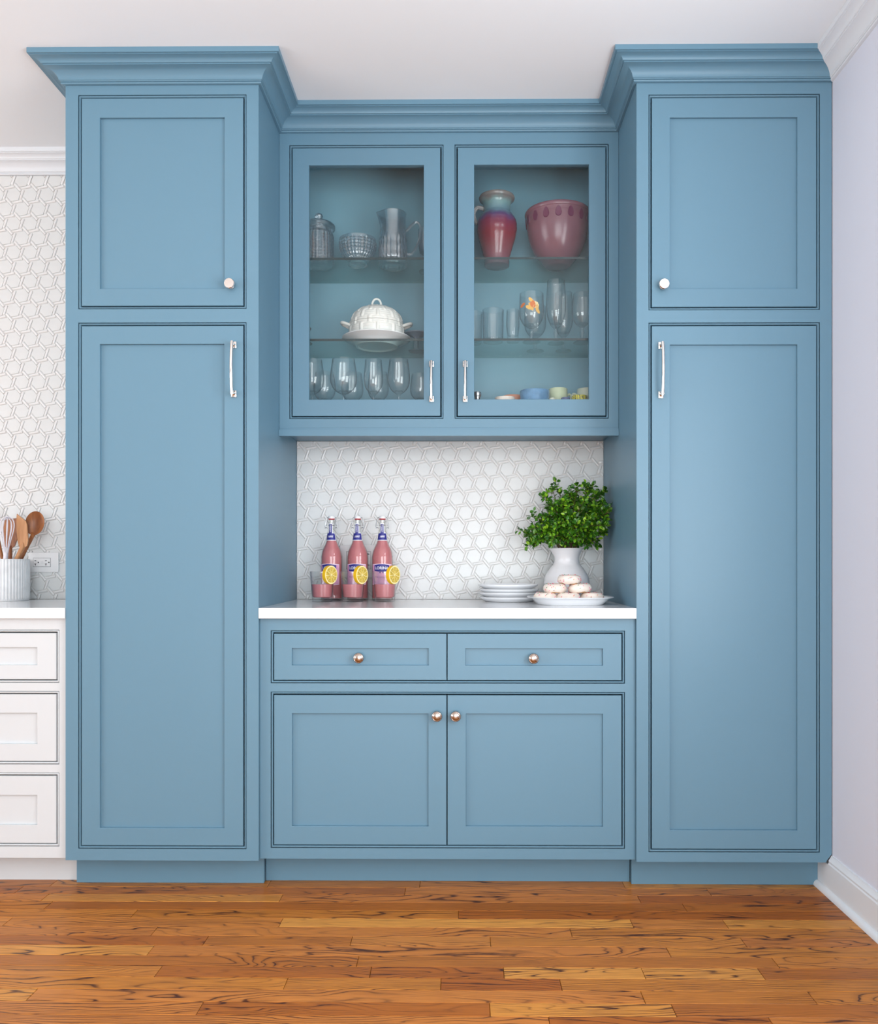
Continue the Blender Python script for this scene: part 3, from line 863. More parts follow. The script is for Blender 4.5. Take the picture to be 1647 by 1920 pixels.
for o, (r_, p_) in zip(ops, rs_):
    bead(t, o, YBASE, WHITE); door_ring(t, 'drawer', r_, y, p_, WHITE)
MB().box(WX0, at(144, 1640, 0.075).x - 0.001, 0.0975, 0.115, 0.0005, ZB0 - 0.0005).build('toe_kick', WHITE, t, smooth=False)
ct2 = MB().cbox(-2.06, XL0 - 0.0006, -0.004, BACK - 0.0062, ZC0, ZC1, 0.0012).build('countertop', QUARTZ, angle=20)
tag(ct2, 'white quartz countertop under the utensil crock at left', 'countertop')

# ================================================================== things on the niche counter
def shell(prof_out, wall, seg=36, base=0.004):
    """closed glass wall profile from an outer profile"""
    inner = [(max(r - wall, 0.0), z + (base if i == 0 else 0)) for i, (r, z) in enumerate(prof_out)]
    return prof_out, inner

def wrap_patch(m, pts_fn, r_fn, a0, a1, z0, z1, na, nz, lift):
    """grid patch on a surface of revolution facing -y; angle 0 = front, positive = right"""
    vs, fs = [], []
    for j in range(nz + 1):
        for i in range(na + 1):
            a, z = pts_fn(a0 + (a1 - a0) * i / na, z0 + (z1 - z0) * j / nz)
            r = r_fn(z) + lift
            vs.append((r * math.sin(a), -r * math.cos(a), z))
    for j in range(nz):
        for i in range(na):
            p = j * (na + 1) + i
            fs.append((p, p + 1, p + na + 2, p + na + 1))
    return m.add(vs, fs)
def wrap_text(m, body, size, a_mid, z_mid, r_fn, lift, bold=0.0, shear=0.0, vertical=False, sx=1.0):
    vs, fs = text_mesh(body, size, bold, shear)
    out = []
    for x, yy in vs:
        if vertical: dx, dz = -yy, x * sx
        else: dx, dz = x * sx, yy
        z = z_mid + dz; r = r_fn(z) + lift
        a = a_mid + dx / r
        out.append((r * math.sin(a), -r * math.cos(a), z))
    return m.add(out, fs)

BPROF = spline([(0.0385, 0.003), (0.0402, 0.008), (0.0402, 0.08), (0.0402, 0.158), (0.0392, 0.172), (0.0350, 0.192), (0.0250, 0.214), (0.0185, 0.234), (0.0158, 0.254), (0.0138, 0.270), (0.0128, 0.288), (0.0126, 0.298)], 4)
def brad(z):
    for (r0, z0), (r1, z1) in zip(BPROF, BPROF[1:]):
        if z0 <= z <= z1: return r0 + (r1 - r0) * (z - z0) / max(z1 - z0, 1e-6)
    return BPROF[0][0] if z < 0.01 else BPROF[-1][0]
def bottle(u, Y, rot, label):
    x = at(u, 1100, Y).x
    t = thing('lemonade_bottle', label, 'bottle', (x, Y, ZC1 + 0.0004), rot, 'pink lemonade bottles')
    prof = [(0, 0.006), (0.028, 0.004), (0.034, 0.0), (0.0385, 0.003)] + BPROF[1:] + [(0.0146, 0.299), (0.0150, 0.303), (0.0146, 0.307), (0.0100, 0.3085), (0.0100, 0.295)]
    MB().lathe(prof, 36).build('glass', BOTTLEG, t)
    liq = [(0, 0.0085)] + [(max(r - 0.0022, 0.004), max(z, 0.0085)) for r, z in BPROF if z < 0.236] + [(0.0155, 0.238), (0, 0.238)]
    MB().lathe(liq, 36).build('lemonade', PINK, t)
    # main label: pale border, lilac field, navy name box
    def shape(sc):
        def f(a, z):
            k = math.cos(a / R(62) * PI / 2)
            zc = 0.099
            return a, zc + (z - zc) * (1.0 + 0.075 * k * sc - 0.03)
        return f
    wrap_patch(MB(), shape(1), brad, R(-62), R(62), 0.0595, 0.1385, 24, 6, 0.0004).build('label_border', LABELW, t)
    lab = wrap_patch(MB(), shape(1), brad, R(-59), R(59), 0.0620, 0.1360, 24, 6, 0.0007).build('label', LABELP, t)
    def box_shape(a, z): return a, z + 0.004 * math.cos(a / R(42) * PI / 2) * (1 if z > 0.124 else -1)
    wrap_patch(MB(), box_shape, brad, R(-42), R(42), 0.1135, 0.1345, 16, 6, 0.0011).build('name_panel', LABELB, lab)
    m = MB(); wrap_text(m, 'LORINA', 0.0150, 0, 0.1235, brad, 0.0015, bold=0.00035, sx=0.98); m.build('lettering', LABELT, lab, smooth=False)
    m = MB()
    for k in (-1, 1): wrap_patch(m, lambda a, z: (a, z), brad, R(k * 8 - 3.5), R(k * 8 + 3.5), 0.1045, 0.1090, 2, 1, 0.0011)
    m.build('ribbon_mark', LABELB, lab)
    m = MB(); wrap_text(m, 'Pink Lemonade', 0.0112, 0, 0.0895, brad, 0.0011, shear=0.35, sx=0.82); m.build('lettering', LABELS, lab, smooth=False)
    # neck label: strip and shield
    nb = MB(); wrap_patch(nb, lambda a, z: (a, z), brad, R(-32), R(32), 0.250, 0.294, 8, 8, 0.0004)
    wrap_patch(nb, lambda a, z: (a * (1 - 0.25 * max(0, (z - 0.250) / 0.012)), z), brad, R(-74), R(74), 0.2285, 0.2585, 14, 6, 0.0004)
    nb.build('neck_label_border', LABELT, t)
    nl = MB(); wrap_patch(nl, lambda a, z: (a, z), brad, R(-23), R(23), 0.250, 0.2915, 8, 8, 0.0008)
    wrap_patch(nl, lambda a, z: (a * (1 - 0.25 * max(0, (z - 0.250) / 0.012)), z), brad, R(-66), R(66), 0.2310, 0.2565, 14, 6, 0.0008)
    nl = nl.build('neck_label', LABELB, t)
    m = MB(); wrap_text(m, 'LORINA', 0.0078, 0, 0.2750, brad, 0.0012, bold=0.0001, vertical=True, sx=1.05); m.build('lettering', LABELT, nl, smooth=False)
    m = MB(); wrap_text(m, '1895', 0.0105, 0, 0.2435, brad, 0.0012, bold=0.0002, shear=0.3); m.build('lettering', LABELT, nl, smooth=False)
    # swing stopper
    MB().lathe([(0, 0.3092), (0.0118, 0.3092), (0.0128, 0.3105), (0.0128, 0.3125), (0, 0.3125)], 20).build('gasket', REDRUB, t)
    MB().lathe([(0, 0.3127), (0.0126, 0.3127), (0.0132, 0.316), (0.0130, 0.3205), (0.0112, 0.3225), (0, 0.3228)], 20).build('stopper', PORC, t)
    w = MB()
    for sx in (-1, 1):
        w.tube([(sx * 0.0135, 0, 0.3175), (sx * 0.0190, 0, 0.3155), (sx * 0.0225, -0.001, 0.300), (sx * 0.0250, -0.003, 0.284), (sx * 0.0235, -0.006, 0.2735)], 0.0010, 6)
        w.tube([(sx * 0.0245, -0.003, 0.2775), (sx * 0.0200, -0.006, 0.2790), (sx * 0.0140, -0.007, 0.2760)], 0.0013, 6)
        w.tube([(sx * 0.0160, 0, 0.3150), (sx * 0.0165, -0.003, 0.300), (sx * 0.0180, -0.005, 0.286)], 0.0008, 6)
        w.tube([(sx * 0.0165, -0.004, 0.2890), (sx * 0.0225, -0.003, 0.2860)], 0.0009, 6)
    ring = [(0.0137 * math.cos(k / 16 * 2 * PI), 0.0137 * math.sin(k / 16 * 2 * PI), 0.2868) for k in range(16)]
    w.tube(ring, 0.0009, 6, closed=True)
    w.build('swing_wire', STEEL, t)
bottle(622, 0.530, R(-8), 'pink lemonade swing-top bottle nearest the left niche side, behind the leftmost tumbler')
bottle(671, 0.530, R(-5), 'middle pink lemonade swing-top bottle of the three')
bottle(717.3, 0.530, R(1), 'rightmost pink lemonade swing-top bottle, its name panel in plain view')

def tumbler(u, label, lemon_label):
    Y = 0.405; p = at(u, 1120, Y); s = FPX / (CAMD + Y)
    rb, rt, h = 0.0365, 0.0450, 0.112
    t = thing('drinking_glass', label, 'glass', (p.x, Y, ZC1 + 0.0004), 0, 'tumblers of pink lemonade')
    out = [(0, 0.0), (rb - 0.001, 0.0), (rb, 0.0015), (rt, h - 0.001), (rt - 0.0008, h), (rt - 0.0018, h - 0.001), (rb - 0.0010, 0.019), (rb - 0.004, 0.0165), (0, 0.0155)]
    MB().lathe(out, 40).build('glass', GLASSW, t)
    r0, r1 = rb - 0.0014, rb + (rt - rb) * 0.58 - 0.0024
    MB().lathe([(0, 0.0162), (r0 - 0.003, 0.0172), (r0, 0.0195), (r1, 0.0650), (0, 0.0650)], 40).build('lemonade', PINK, t)
    # lemon slice on the rim, turned away from the camera's axis
    l = thing('lemon_slice', lemon_label, 'lemon slice', (p.x + 0.0325, Y - 0.0270, ZC1 + 0.100), R(57), 'lemon slices on the tumblers')
    r, th = 0.0340, 0.015
    m = MB().lathe([(r - 0.0008, -th / 2), (r, -th / 2 + 0.001), (r, th / 2 - 0.001), (r - 0.0008, th / 2)], 40); m.xform(Matrix.Rotation(R(90), 4, 'X')); m.build('rind', RIND, l)
    m = MB().lathe([(0, -th / 2 + 0.0002), (r - 0.0008, -th / 2), (r - 0.0008, th / 2), (0, th / 2 - 0.0002)], 40); m.xform(Matrix.Rotation(R(90), 4, 'X')); m.build('pith', PITH, l)
    for k in range(9):
        a0 = 2 * PI * k / 9 + 0.1; pts = []
        ri = r - 0.0052
        w = 2 * PI / 9 / 2 - 0.035
        poly = [(0.0028 * math.cos(a0), 0.0028 * math.sin(a0))]
        for q in range(5):
            aa = a0 - w + 2 * w * q / 4
            poly.append((ri * math.cos(aa), ri * math.sin(aa)))
        MB().prism(poly, -th / 2 - 0.0005, th / 2 + 0.0005).build('segment', PULP, l, angle=20)
tumbler(604.5, 'tumbler of pink lemonade nearest the left niche side', 'lemon slice on the leftmost tumbler of lemonade')
tumbler(661.8, 'middle tumbler of pink lemonade of the three', 'lemon slice on the middle tumbler of lemonade')
tumbler(722, 'rightmost tumbler of pink lemonade, in front of the plainly named bottle', 'lemon slice on the rightmost tumbler of lemonade')

# outlet plates
def socket_marks(parent, cx, cz, y, horizontal=True):
    def dot(dx, dz, w, h):
        m = MB().box(cx + dx - w / 2, cx + dx + w / 2, y - 0.0006, y - 0.0001, cz + dz - h / 2, cz + dz + h / 2); return m
    m = MB()
    if horizontal:
        m.box(cx - 0.0075, cx - 0.0010, y - 0.0006, y - 0.0001, cz + 0.0055, cz + 0.0080)
        m.box(cx - 0.0080, cx - 0.0005, y - 0.0006, y - 0.0001, cz - 0.0075, cz - 0.0050).box(cx - 0.0053, cx - 0.0032, y - 0.0006, y - 0.0001, cz - 0.0125, cz - 0.0072)
        m.prism([(cx + 0.0075 + 0.0026 * math.cos(k * PI / 4), cz + 0.0026 * math.sin(k * PI / 4)) for k in range(8)], y - 0.0006, y - 0.0001)
    else:
        m.box(cx - 0.0080, cx - 0.0055, y - 0.0006, y - 0.0001, cz - 0.0010, cz + 0.0070)
        m.box(cx + 0.0050, cx + 0.0075, y - 0.0006, y - 0.0001, cz - 0.0010, cz + 0.0070).box(cx + 0.0072, cx + 0.0125, y - 0.0006, y - 0.0001, cz + 0.0015, cz + 0.0038)
        m.prism([(cx + 0.0026 * math.cos(k * PI / 4), cz - 0.0075 + 0.0026 * math.sin(k * PI / 4)) for k in range(8)], y - 0.0006, y - 0.0001)
    m.build('slots', BLACK, parent, smooth=False)
YT = BACK - 0.0056
p = at(82.5, 1054.5, YT)
t = thing('outlet', 'white double socket on the tiles beside the utensil crock', 'outlet', (0, 0, 0))
m = MB().cbox(p.x - 0.0600, p.x + 0.0600, YT - 0.0060, YT, p.z - 0.0390, p.z + 0.0390, 0.0022).build('cover_plate', PLASTIC, t)
q = at(80, 1054.5, YT); y0 = YT - 0.0061
MB().ring(q.x - 0.0345, q.x + 0.0345, q.z - 0.0178, q.z + 0.0178, [(0, y0), (0, y0 - 0.0002), (0.0009, y0 - 0.0002), (0.0009, y0)]).build('insert_gap', DARK, t, smooth=False)
MB().cbox(q.x - 0.0335, q.x + 0.0335, y0 - 0.0012, y0 + 0.0005, q.z - 0.0168, q.z + 0.0168, 0.0004).build('insert', PLASTIC, t)
for dx in (-0.021, 0.021): socket_marks(t, q.x + dx, q.z, y0 - 0.0012)
MB().box(q.x - 0.0048, q.x - 0.0004, y0 - 0.0022, y0 - 0.0012, q.z - 0.006, q.z + 0.006).box(q.x + 0.0006, q.x + 0.0050, y0 - 0.0022, y0 - 0.0012, q.z - 0.006, q.z + 0.006).build('test_buttons', PLASTIC, t, smooth=False)
x0, x1 = at(638, 1050, YT).x, at(708, 1050, YT).x; z0, z1 = at(670, 1083, YT).z, at(670, 1022, YT).z
t = thing('outlet', 'white socket plate behind the lemonade bottles', 'outlet', (0, 0, 0))
MB().cbox(x0, x1, YT - 0.0060, YT, z0, z1, 0.0022).build('cover_plate', PLASTIC, t)
for cx in (x0 + (x1 - x0) * 0.29, x1 - (x1 - x0) * 0.29):
    cz = (z0 + z1) / 2 + 0.004
    MB().ring(cx - 0.0178, cx + 0.0178, cz - 0.0345, cz + 0.0345, [(0, y0), (0, y0 - 0.0002), (0.0009, y0 - 0.0002), (0.0009, y0)]).build('insert_gap', DARK, t, smooth=False)
    MB().cbox(cx - 0.0168, cx + 0.0168, y0 - 0.0012, y0 + 0.0005, cz - 0.0335, cz + 0.0335, 0.0004).build('insert', PLASTIC, t)
    for dz in (-0.021, 0.021): socket_marks(t, cx, cz + dz, y0 - 0.0012, False)

# stack of plates
px = at(954.5, 1110, 0.45).x
PL = [(0, 0.0025), (0.080, 0.0020), (0.083, 0.0), (0.088, 0.0), (0.092, 0.0025), (0.107, 0.0105), (0.1115, 0.0150), (0.1120, 0.0172), (0.1112, 0.0180), (0.1095, 0.0170), (0.1050, 0.0125), (0.090, 0.0065), (0, 0.0062)]
zz = ZC1 + 0.0003
names = ['lowest', 'second lowest', 'second highest', 'topmost']
for k in range(4):
    o = MB().lathe(spline(PL[4:11], 2) and PL, 56).build('dessert_plate', PORC, angle=40)
    o.location = (px + (0.002, -0.002, 0.001, -0.003)[k], 0.45 + (0, 0.002, -0.001, 0)[k], zz)
    tag(o, names[k] + ' plate of the white stack on the niche counter', 'plate', 'stacked white plates')
    zz += 0.0128 if k % 2 else 0.0165
# platter of donuts
PX, PY = at(1069, 1120, 0.245).x, 0.245
def oval(r, z, a):  # squarish oval
    c, s_ = math.cos(a), math.sin(a)
    k = (abs(c) ** 3 + abs(s_) ** 3) ** (-1 / 3)
    return r * k * (1 + 0.16 * (c * c)), z
pl = [(0, 0.0035), (0.088, 0.003), (0.090, 0.0), (0.096, 0.0), (0.099, 0.003), (0.109, 0.014), (0.1165, 0.0220), (0.1275, 0.0245), (0.1285, 0.0262), (0.1270, 0.0272), (0.1150, 0.0250), (0.1075, 0.0175), (0.100, 0.0085), (0, 0.0080)]
o = MB().lathe(pl, 72, fn=lambda r, z, a: oval(r, z, a)).build('serving_platter', PORC, angle=40)
o.location = (PX, PY, ZC1 + 0.0003)
tag(o, 'white rimmed platter carrying the frosted donuts', 'platter')
DR, Dr = 0.0240, 0.0163
def donut(x, y, z, tilt, seed, label):
    t = thing('frosted_donut', label, 'donut', (x, y, z), 0, 'frosted donuts on the platter')
    t.rotation_euler = (tilt[0], tilt[1], seed)
    rg = random.Random(seed)
    def ringmesh(a0, a1, e, closed):
        n = 40; k = 14; vs, fs = [], []
        for i in range(n):
            A = 2 * PI * i / n; wob = 1 + 0.03 * math.sin(3 * A + seed) + 0.02 * math.sin(5 * A + 2 * seed)
            for j in range(k + (0 if closed else 1)):
                B = a0 + (a1 - a0) * j / k
                if not closed and j in (0, k): B += 0.18 * math.sin(4 * A + seed * 3) + 0.08 * math.sin(9 * A)
                rr = Dr * wob + e
                rad = DR + rr * 1.0 * math.cos(B)
                vs.append((rad * math.cos(A) , rad * math.sin(A), Dr + (rr * 0.97) * math.sin(B)))
        kk = k if closed else k + 1
        for i in range(n):
            for j in range(k if not closed else k):
                i2 = (i + 1) % n; j2 = (j + 1) % kk if closed else j + 1
                fs.append((i * kk + j, i2 * kk + j, i2 * kk + j2, i * kk + j2))
        return MB().add(vs, fs)
    ringmesh(0, 2 * PI, 0, True).build('dough', DOUGH, t, angle=80)
    ringmesh(R(-52), R(215), 0.0008, False).build('glaze', GLAZE, t, angle=80)
    m = MB()
    for k in range(46):
        A, B = rg.uniform(0, 2 * PI), rg.uniform(R(-35), R(150))
        rr = Dr + 0.0012
        rad = DR + rr * math.cos(B)
        c = Vector((rad * math.cos(A), rad * math.sin(A), Dr + rr * 0.97 * math.sin(B)))
        n_ = Vector((math.cos(B) * math.cos(A), math.cos(B) * math.sin(A), math.sin(B)))
        d = n_.cross(Vector((rg.uniform(-1, 1), rg.uniform(-1, 1), rg.uniform(-1, 1)))).normalized() * 0.0021
        m.tube([c - d, c + d], 0.00085, 6)
    sp = m.build('sprinkles', SPRINK, t); sp['kind'] = 'stuff'
zb = ZC1 + 0.0003 + 0.0082
def X(u, Y): return at(u, 1100, Y).x
dz = 0.0305
donut(X(1023, .235), .235, zb, (0, 0), 1.0, 'bottom donut at the left end of the pile on the platter')
donut(X(1065.5, .225), .222, zb, (0, 0), 2.3, 'bottom donut in the middle of the pile on the platter')
donut(X(1110.5, .235), .235, zb, (0, 0), 3.1, 'bottom donut at the right end of the pile on the platter')
donut(X(1041, .245), .242, zb + dz, (0.0, 0.02), 4.2, 'left donut of the pile\'s second layer on the platter')
donut(X(1087.5, .245), .242, zb + dz, (0.03, -0.05), 5.5, 'right donut of the pile\'s second layer on the platter')
donut(X(1067.5, .25), .245, zb + 2 * dz, (0.02, 0.0), 6.6, 'topmost donut of the pile on the platter')

# vase with boxwood
VX, VY = at(1063, 1070, 0.47).x, 0.47
vp = spline([(0.052, 0.0), (0.060, 0.004), (0.074, 0.025), (0.0845, 0.058), (0.0815, 0.090), (0.066, 0.118), (0.050, 0.138), (0.0455, 0.152), (0.0475, 0.170), (0.0550, 0.188), (0.0610, 0.197)], 4)
prof = [(0, 0.0)] + vp + [(0.0600, 0.1985), (0.0585, 0.1975)] + [(r - 0.0035, z) for r, z in reversed(vp[4:])] + [(0, 0.010)]
vz = MB().lathe(prof, 48, fn=lambda r, z, a: (r * (1 + 0.10 * max(0, (z - 0.165) / 0.03) * math.exp(-((a - PI) / 0.45) ** 2)), z)).build('pitcher_vase', VASEM, angle=60)
vz.location = (VX, VY, ZC1 + 0.0004)
tag(vz, 'white stoneware pitcher vase holding green leafy sprigs', 'vase')
gb = thing('boxwood_bunch', 'bushy bunch of small-leaved green sprigs in the white vase', 'greenery', (VX, VY, ZC1 + 0.02))
rg = random.Random(11)
tips = []
goals = [(985, 1000), (995, 968), (1010, 985), (1022, 930), (1035, 912), (1050, 920), (1072, 915), (1085, 910), (1105, 912), (1120, 925), (1140, 920), (1148, 945), (1150, 975), (1140, 1000), (1120, 1022), (1090, 1018),
         (1000, 1022), (1018, 1012), (1040, 1005), (1060, 965), (1080, 970), (1100, 975), (1120, 965), (1030, 965), (1045, 985), (1110, 1000), (1070, 1000), (1087, 990), (1055, 940), (1095, 940), (1128, 985), (1012, 1000), (1086, 1026), (1000, 990), (1130, 945), (1075, 1010), (1050, 1018), (1060, 1022), (1080, 1020), (1035, 1016), (1100, 1016), (1010, 1015), (992, 1012), (1148, 990), (1108, 990), (1062, 990), (1040, 950), (1066, 935), (1150, 960), (1135, 965)]
def leaf(m, p, d, up, L, w):
    d = d.normalized(); s = d.cross(up)
    if s.length < 1e-4: s = Vector((1, 0, 0))
    s.normalize(); n = s.cross(d)
    b = p + d * (L * 0.08)
    pts = [b, b + d * L * 0.35 + s * w + n * w * 0.35, b + d * L * 0.72 + s * w * 0.85 + n * w * 0.25, b + d * L - n * L * 0.08,
           b + d * L * 0.72 - s * w * 0.85 + n * w * 0.25, b + d * L * 0.35 - s * w + n * w * 0.35, b + d * L * 0.45]
    m.add(pts, [(0, 6, 1), (1, 6, 2), (2, 6, 3), (3, 6, 4), (4, 6, 5), (5, 6, 0)])
base0 = Vector((VX, VY, ZC1 + 0.02))
for gi, (u, v) in enumerate(goals):
    inner = 19 <= gi <= 31 or 33 <= gi <= 41 or gi >= 44
    Y = VY + (rg.uniform(-0.11, -0.04) if inner else rg.uniform(-0.07, 0.05))
    tip = at(u, v, Y)
    tip.x = min(tip.x, XR0 - 0.018); tip.y = min(tip.y, BACK - 0.03)
    tip -= base0
    a = rg.uniform(0, 2 * PI)
    st = Vector((0.015 * math.cos(a), 0.015 * math.sin(a), 0.02))
    mouth = Vector((tip.x * 0.22, (tip.y) * 0.22, 0.182))
    mouth.x = max(-0.033, min(0.033, mouth.x)); mouth.y = max(-0.033, min(0.033, mouth.y))
    hgt = max(0.02, tip.z - 0.18)
    path = spline([tuple(st), tuple(mouth), tuple(mouth + (tip - mouth) * 0.45 + Vector((0, 0, 0.035))), tuple(tip)], 8)
    sm = MB().tube(path, [0.0022 - 0.0014 * i / len(path) for i in range(len(path))], 5)
    lm = MB()
    P = [Vector(p) for p in path]
    twigs = [(P, len(P) // 2 - 1)]
    nt = 7
    for k in range(nt):
        i = rg.randint(int(len(P) * 0.48), len(P) - 3)
        d = (P[i + 1] - P[i]).normalized()
        r_ = Vector((rg.uniform(-1, 1), rg.uniform(-1, 0.7), rg.uniform(-0.4, 1))).normalized()
        e = P[i] + (d * 0.4 + r_).normalized() * rg.uniform(0.025, 0.050)
        lim = XR0 - 0.014 - base0.x
        if e.x > lim: e.x = lim
        if e.y + base0.y > BACK - 0.02: e.y = BACK - 0.02 - base0.y
        tw = [P[i], P[i].lerp(e, 0.35), P[i].lerp(e, 0.7), e]
        sm.tube(tw, [0.0010, 0.0009, 0.0007, 0.0005], 4)
        twigs.append(([P[i].lerp(e, q / 6) for q in range(7)], 1))
    for tw, s0 in twigs:
        for i in range(s0, len(tw)):
            d = (tw[i] - tw[i - 1]).normalized()
            if tw[i].z < 0.192 and tw[i].x ** 2 + tw[i].y ** 2 < 0.07 ** 2: continue
            for q in range(3 if i == len(tw) - 1 else 2):
                side = Vector((rg.uniform(-1, 1), rg.uniform(-1, 1), rg.uniform(-1, 1)))
                side = (side - d * side.dot(d)).normalized()
                L = rg.uniform(0.013, 0.021)
                lp = tw[i] + d * rg.uniform(-0.004, 0.004)
                ld = d * rg.uniform(0.35, 0.9) + side
                tipx = (lp + ld.normalized() * L)
                if tipx.x + base0.x > XR0 - 0.008 or tipx.y + base0.y > BACK - 0.012: continue
                leaf(lm, lp, ld, Vector((rg.uniform(-0.6, 0.6), rg.uniform(-1, 0.1), rg.uniform(0.2, 1))), L, L * rg.uniform(0.26, 0.36))
    b = sm.build('sprig', BARK, gb)
    lo = lm.build('leaves', LEAF, b, angle=60); lo['kind'] = 'stuff'

# ================================================================== utensil crock at the left
KX, KY = at(12.5, 1090, 0.50).x, 0.50
KR, KH = 0.0800, 0.158
def flute(r, z, a):
    k = 1 if 0.006 < z < KH - 0.003 and r > KR - 0.004 else 0
    f = abs(math.sin(a * 22))
    return r - k * 0.0028 * (1 - f ** 0.6), z
kp = [(0, 0), (KR - 0.004, 0), (KR - 0.0015, 0.005), (KR - 0.0005, 0.010), (KR, 0.05), (KR, 0.10), (KR, KH - 0.006), (KR - 0.0008, KH - 0.001), (KR - 0.002, KH), (KR - 0.0055, KH - 0.001), (KR - 0.006, KH - 0.02), (KR - 0.006, 0.02), (0, 0.012)]
o = MB().lathe(kp, 264, fn=flute).build('utensil_crock', CROCK, angle=50)
o.location = (KX, KY, ZC1 + 0.0004)
tag(o, 'white vertically fluted ceramic crock full of cooking utensils', 'crock')
KZ = ZC1 + 0.0004
def upt(u, v, Y): return at(u, v, Y)
def utensil(name, label, cat): return thing(name, label, cat, (KX, KY, KZ + 0.013), 0, 'utensils in the crock')
def rel(p): return Vector(p) - Vector((KX, KY, KZ + 0.013))
# wooden spoon with a round bowl
t = utensil('wooden_spoon', 'round brown wooden spoon leaning right in the crock', 'spoon')
c = rel(at(65, 981, 0.505)); foot = rel((KX - 0.02, KY + 0.01, KZ + 0.014))
ax = (c - foot).normalized()
m = MB()
nu, nv, Rs = 28, 10, 0.0335
vs, fs = [], []
def spoon_pt(a, f, back):
    rr = Rs * f
    depth = 0.010 * (1 - f * f)
    return (rr * math.cos(a), (0.0035 + depth * 0.9 if back else depth * 0.85), rr * 1.38 * math.sin(a))
for back in (0, 1):
    for j in range(nv + 1):
        for i in range(nu): vs.append(spoon_pt(2 * PI * i / nu, j / nv, back))
for b_ in (0, 1):
    o_ = b_ * (nv + 1) * nu
    for j in range(nv):
        for i in range(nu): fs.append((o_ + j * nu + i, o_ + j * nu + (i + 1) % nu, o_ + (j + 1) * nu + (i + 1) % nu, o_ + (j + 1) * nu + i))
e0, e1 = nv * nu, (nv + 1) * nu + nv * nu
for i in range(nu): fs.append((e0 + i, e0 + (i + 1) % nu, e1 + (i + 1) % nu, e1 + i))
m.add(vs, fs); m.xform(Matrix.Translation(c) @ Matrix.Rotation(R(12), 4, 'Y') @ Matrix.Rotation(R(14), 4, 'Z'))
m.build('bowl', WOODD, t, angle=50)
s_ = c - Vector((0.011, -0.007, 0.046)); pts = [tuple(s_ + Vector((0.004, 0.001, 0.009))), tuple(s_), tuple(s_ + (foot - s_) * 0.2), tuple(s_ + (foot - s_) * 0.5), tuple(foot)]
MB().tube(pts, [0.0090, 0.0078, 0.0066, 0.0062, 0.0062], 10).build('handle', WOODD, t)
# slant-edged spatula
t = utensil('wooden_spatula', 'pale wooden spatula with a slanted top edge in the crock', 'spatula')
poly = [(31.5, 963.5), (33.5, 965.5), (48.5, 977.5), (50.5, 984), (52.5, 1012), (50.5, 1023.5), (46, 1026.5), (41, 1027), (36, 1025.5), (33, 1016), (31, 994), (30.5, 975)]
Ysp = 0.468
pp = [rel(at(u, v, Ysp)) for u, v in poly]
MB().prism([(q.x, q.z) for q in pp], pp[0].y, pp[0].y + 0.0065).build('blade', WOODL, t, angle=20)
a = rel(at(42.5, 1022, Ysp)); foot = rel((KX - 0.025, KY - 0.005, KZ + 0.014))
pts = [tuple(a + Vector((0.001, 0.0032, 0.01))), tuple(a + Vector((0, 0.0032, -0.004))), tuple(a + (foot - a) * 0.35), tuple(foot)]
MB().tube(pts, [0.0045, 0.0092, 0.0080, 0.0072], 10).build('handle', WOODL, t)
# brown spatula behind the whisk
t = utensil('wooden_turner', 'broad brown wooden turner standing behind the whisk', 'turner')
poly = [(9, 975), (16, 973), (30.5, 972), (31, 990), (32, 1010), (27, 1024), (18, 1030), (10, 1026), (6, 1008), (6.5, 988)]
pp = [rel(at(u, v, 0.515)) for u, v in poly]
MB().prism([(q.x, q.z) for q in pp], pp[0].y, pp[0].y + 0.006).build('blade', WOODD, t, angle=20)
a = rel(at(18, 1028, 0.515)); foot = rel((KX + 0.005, KY + 0.015, KZ + 0.014))
MB().tube([tuple(a + Vector((0, .003, .01))), tuple(a + (foot - a) * 0.3 + Vector((0, .003, 0))), tuple(foot)], [0.008, 0.0075, 0.007], 10).build('handle', WOODD, t)
# dark spoon at the picture's left edge
t = utensil('wooden_spoon', 'dark wooden spoon at the left picture edge in the crock', 'spoon')
c = rel(at(-12, 972, 0.52))
m = MB().lathe(spline([(0, -0.011), (0.016, -0.009), (0.026, 0.0), (0.0265, 0.002), (0.024, 0.0), (0.014, -0.0065), (0, -0.0085)], 3), 24); m.xform(Matrix.Translation(c) @ Matrix.Diagonal((0.9, 1, 1.2, 1)) @ Matrix.Rotation(R(90), 4, 'X'))
m.build('bowl', WOODD, t, angle=50)
foot = rel((KX + 0.02, KY - 0.01, KZ + 0.014))
MB().tube([tuple(c + Vector((0.004, 0.004, -0.026))), tuple(c + (foot - c) * 0.4), tuple(foot)], [0.0065, 0.006, 0.006], 10).build('handle', WOODD, t)
# balloon whisk
t = utensil('balloon_whisk', 'pale wire balloon whisk in front of the wooden turner', 'whisk')
Yw = 0.450
topw, botw = rel(at(14, 969, Yw)), rel(at(11, 1040, Yw))
axis = (topw - botw)
WIRE = mat('pale_silicone_wire', (0.74, 0.71, 0.76), 0.35)
for k in range(5):
    ang = PI * k / 5 + 0.25
    side = Vector((math.cos(ang), math.sin(ang), 0))
    pts = []
    n = 22
    for i in range(n + 1):
        tt = i / n
        # up one side, over the top, down the other
        th = PI * tt
        hh = math.sin(th) ** 0.75
        wv = math.cos(th) * (0.0058 + 0.0450 * math.sin(th) ** 0.85 * (0.45 + 0.55 * hh))
        pts.append(tuple(botw + axis * (hh * (1 - 0.012 * k)) + side * wv))
    MB().tube(pts, 0.0016, 6).build('wire_loop', WIRE, t)
foot = rel((KX, KY - 0.025, KZ + 0.014))
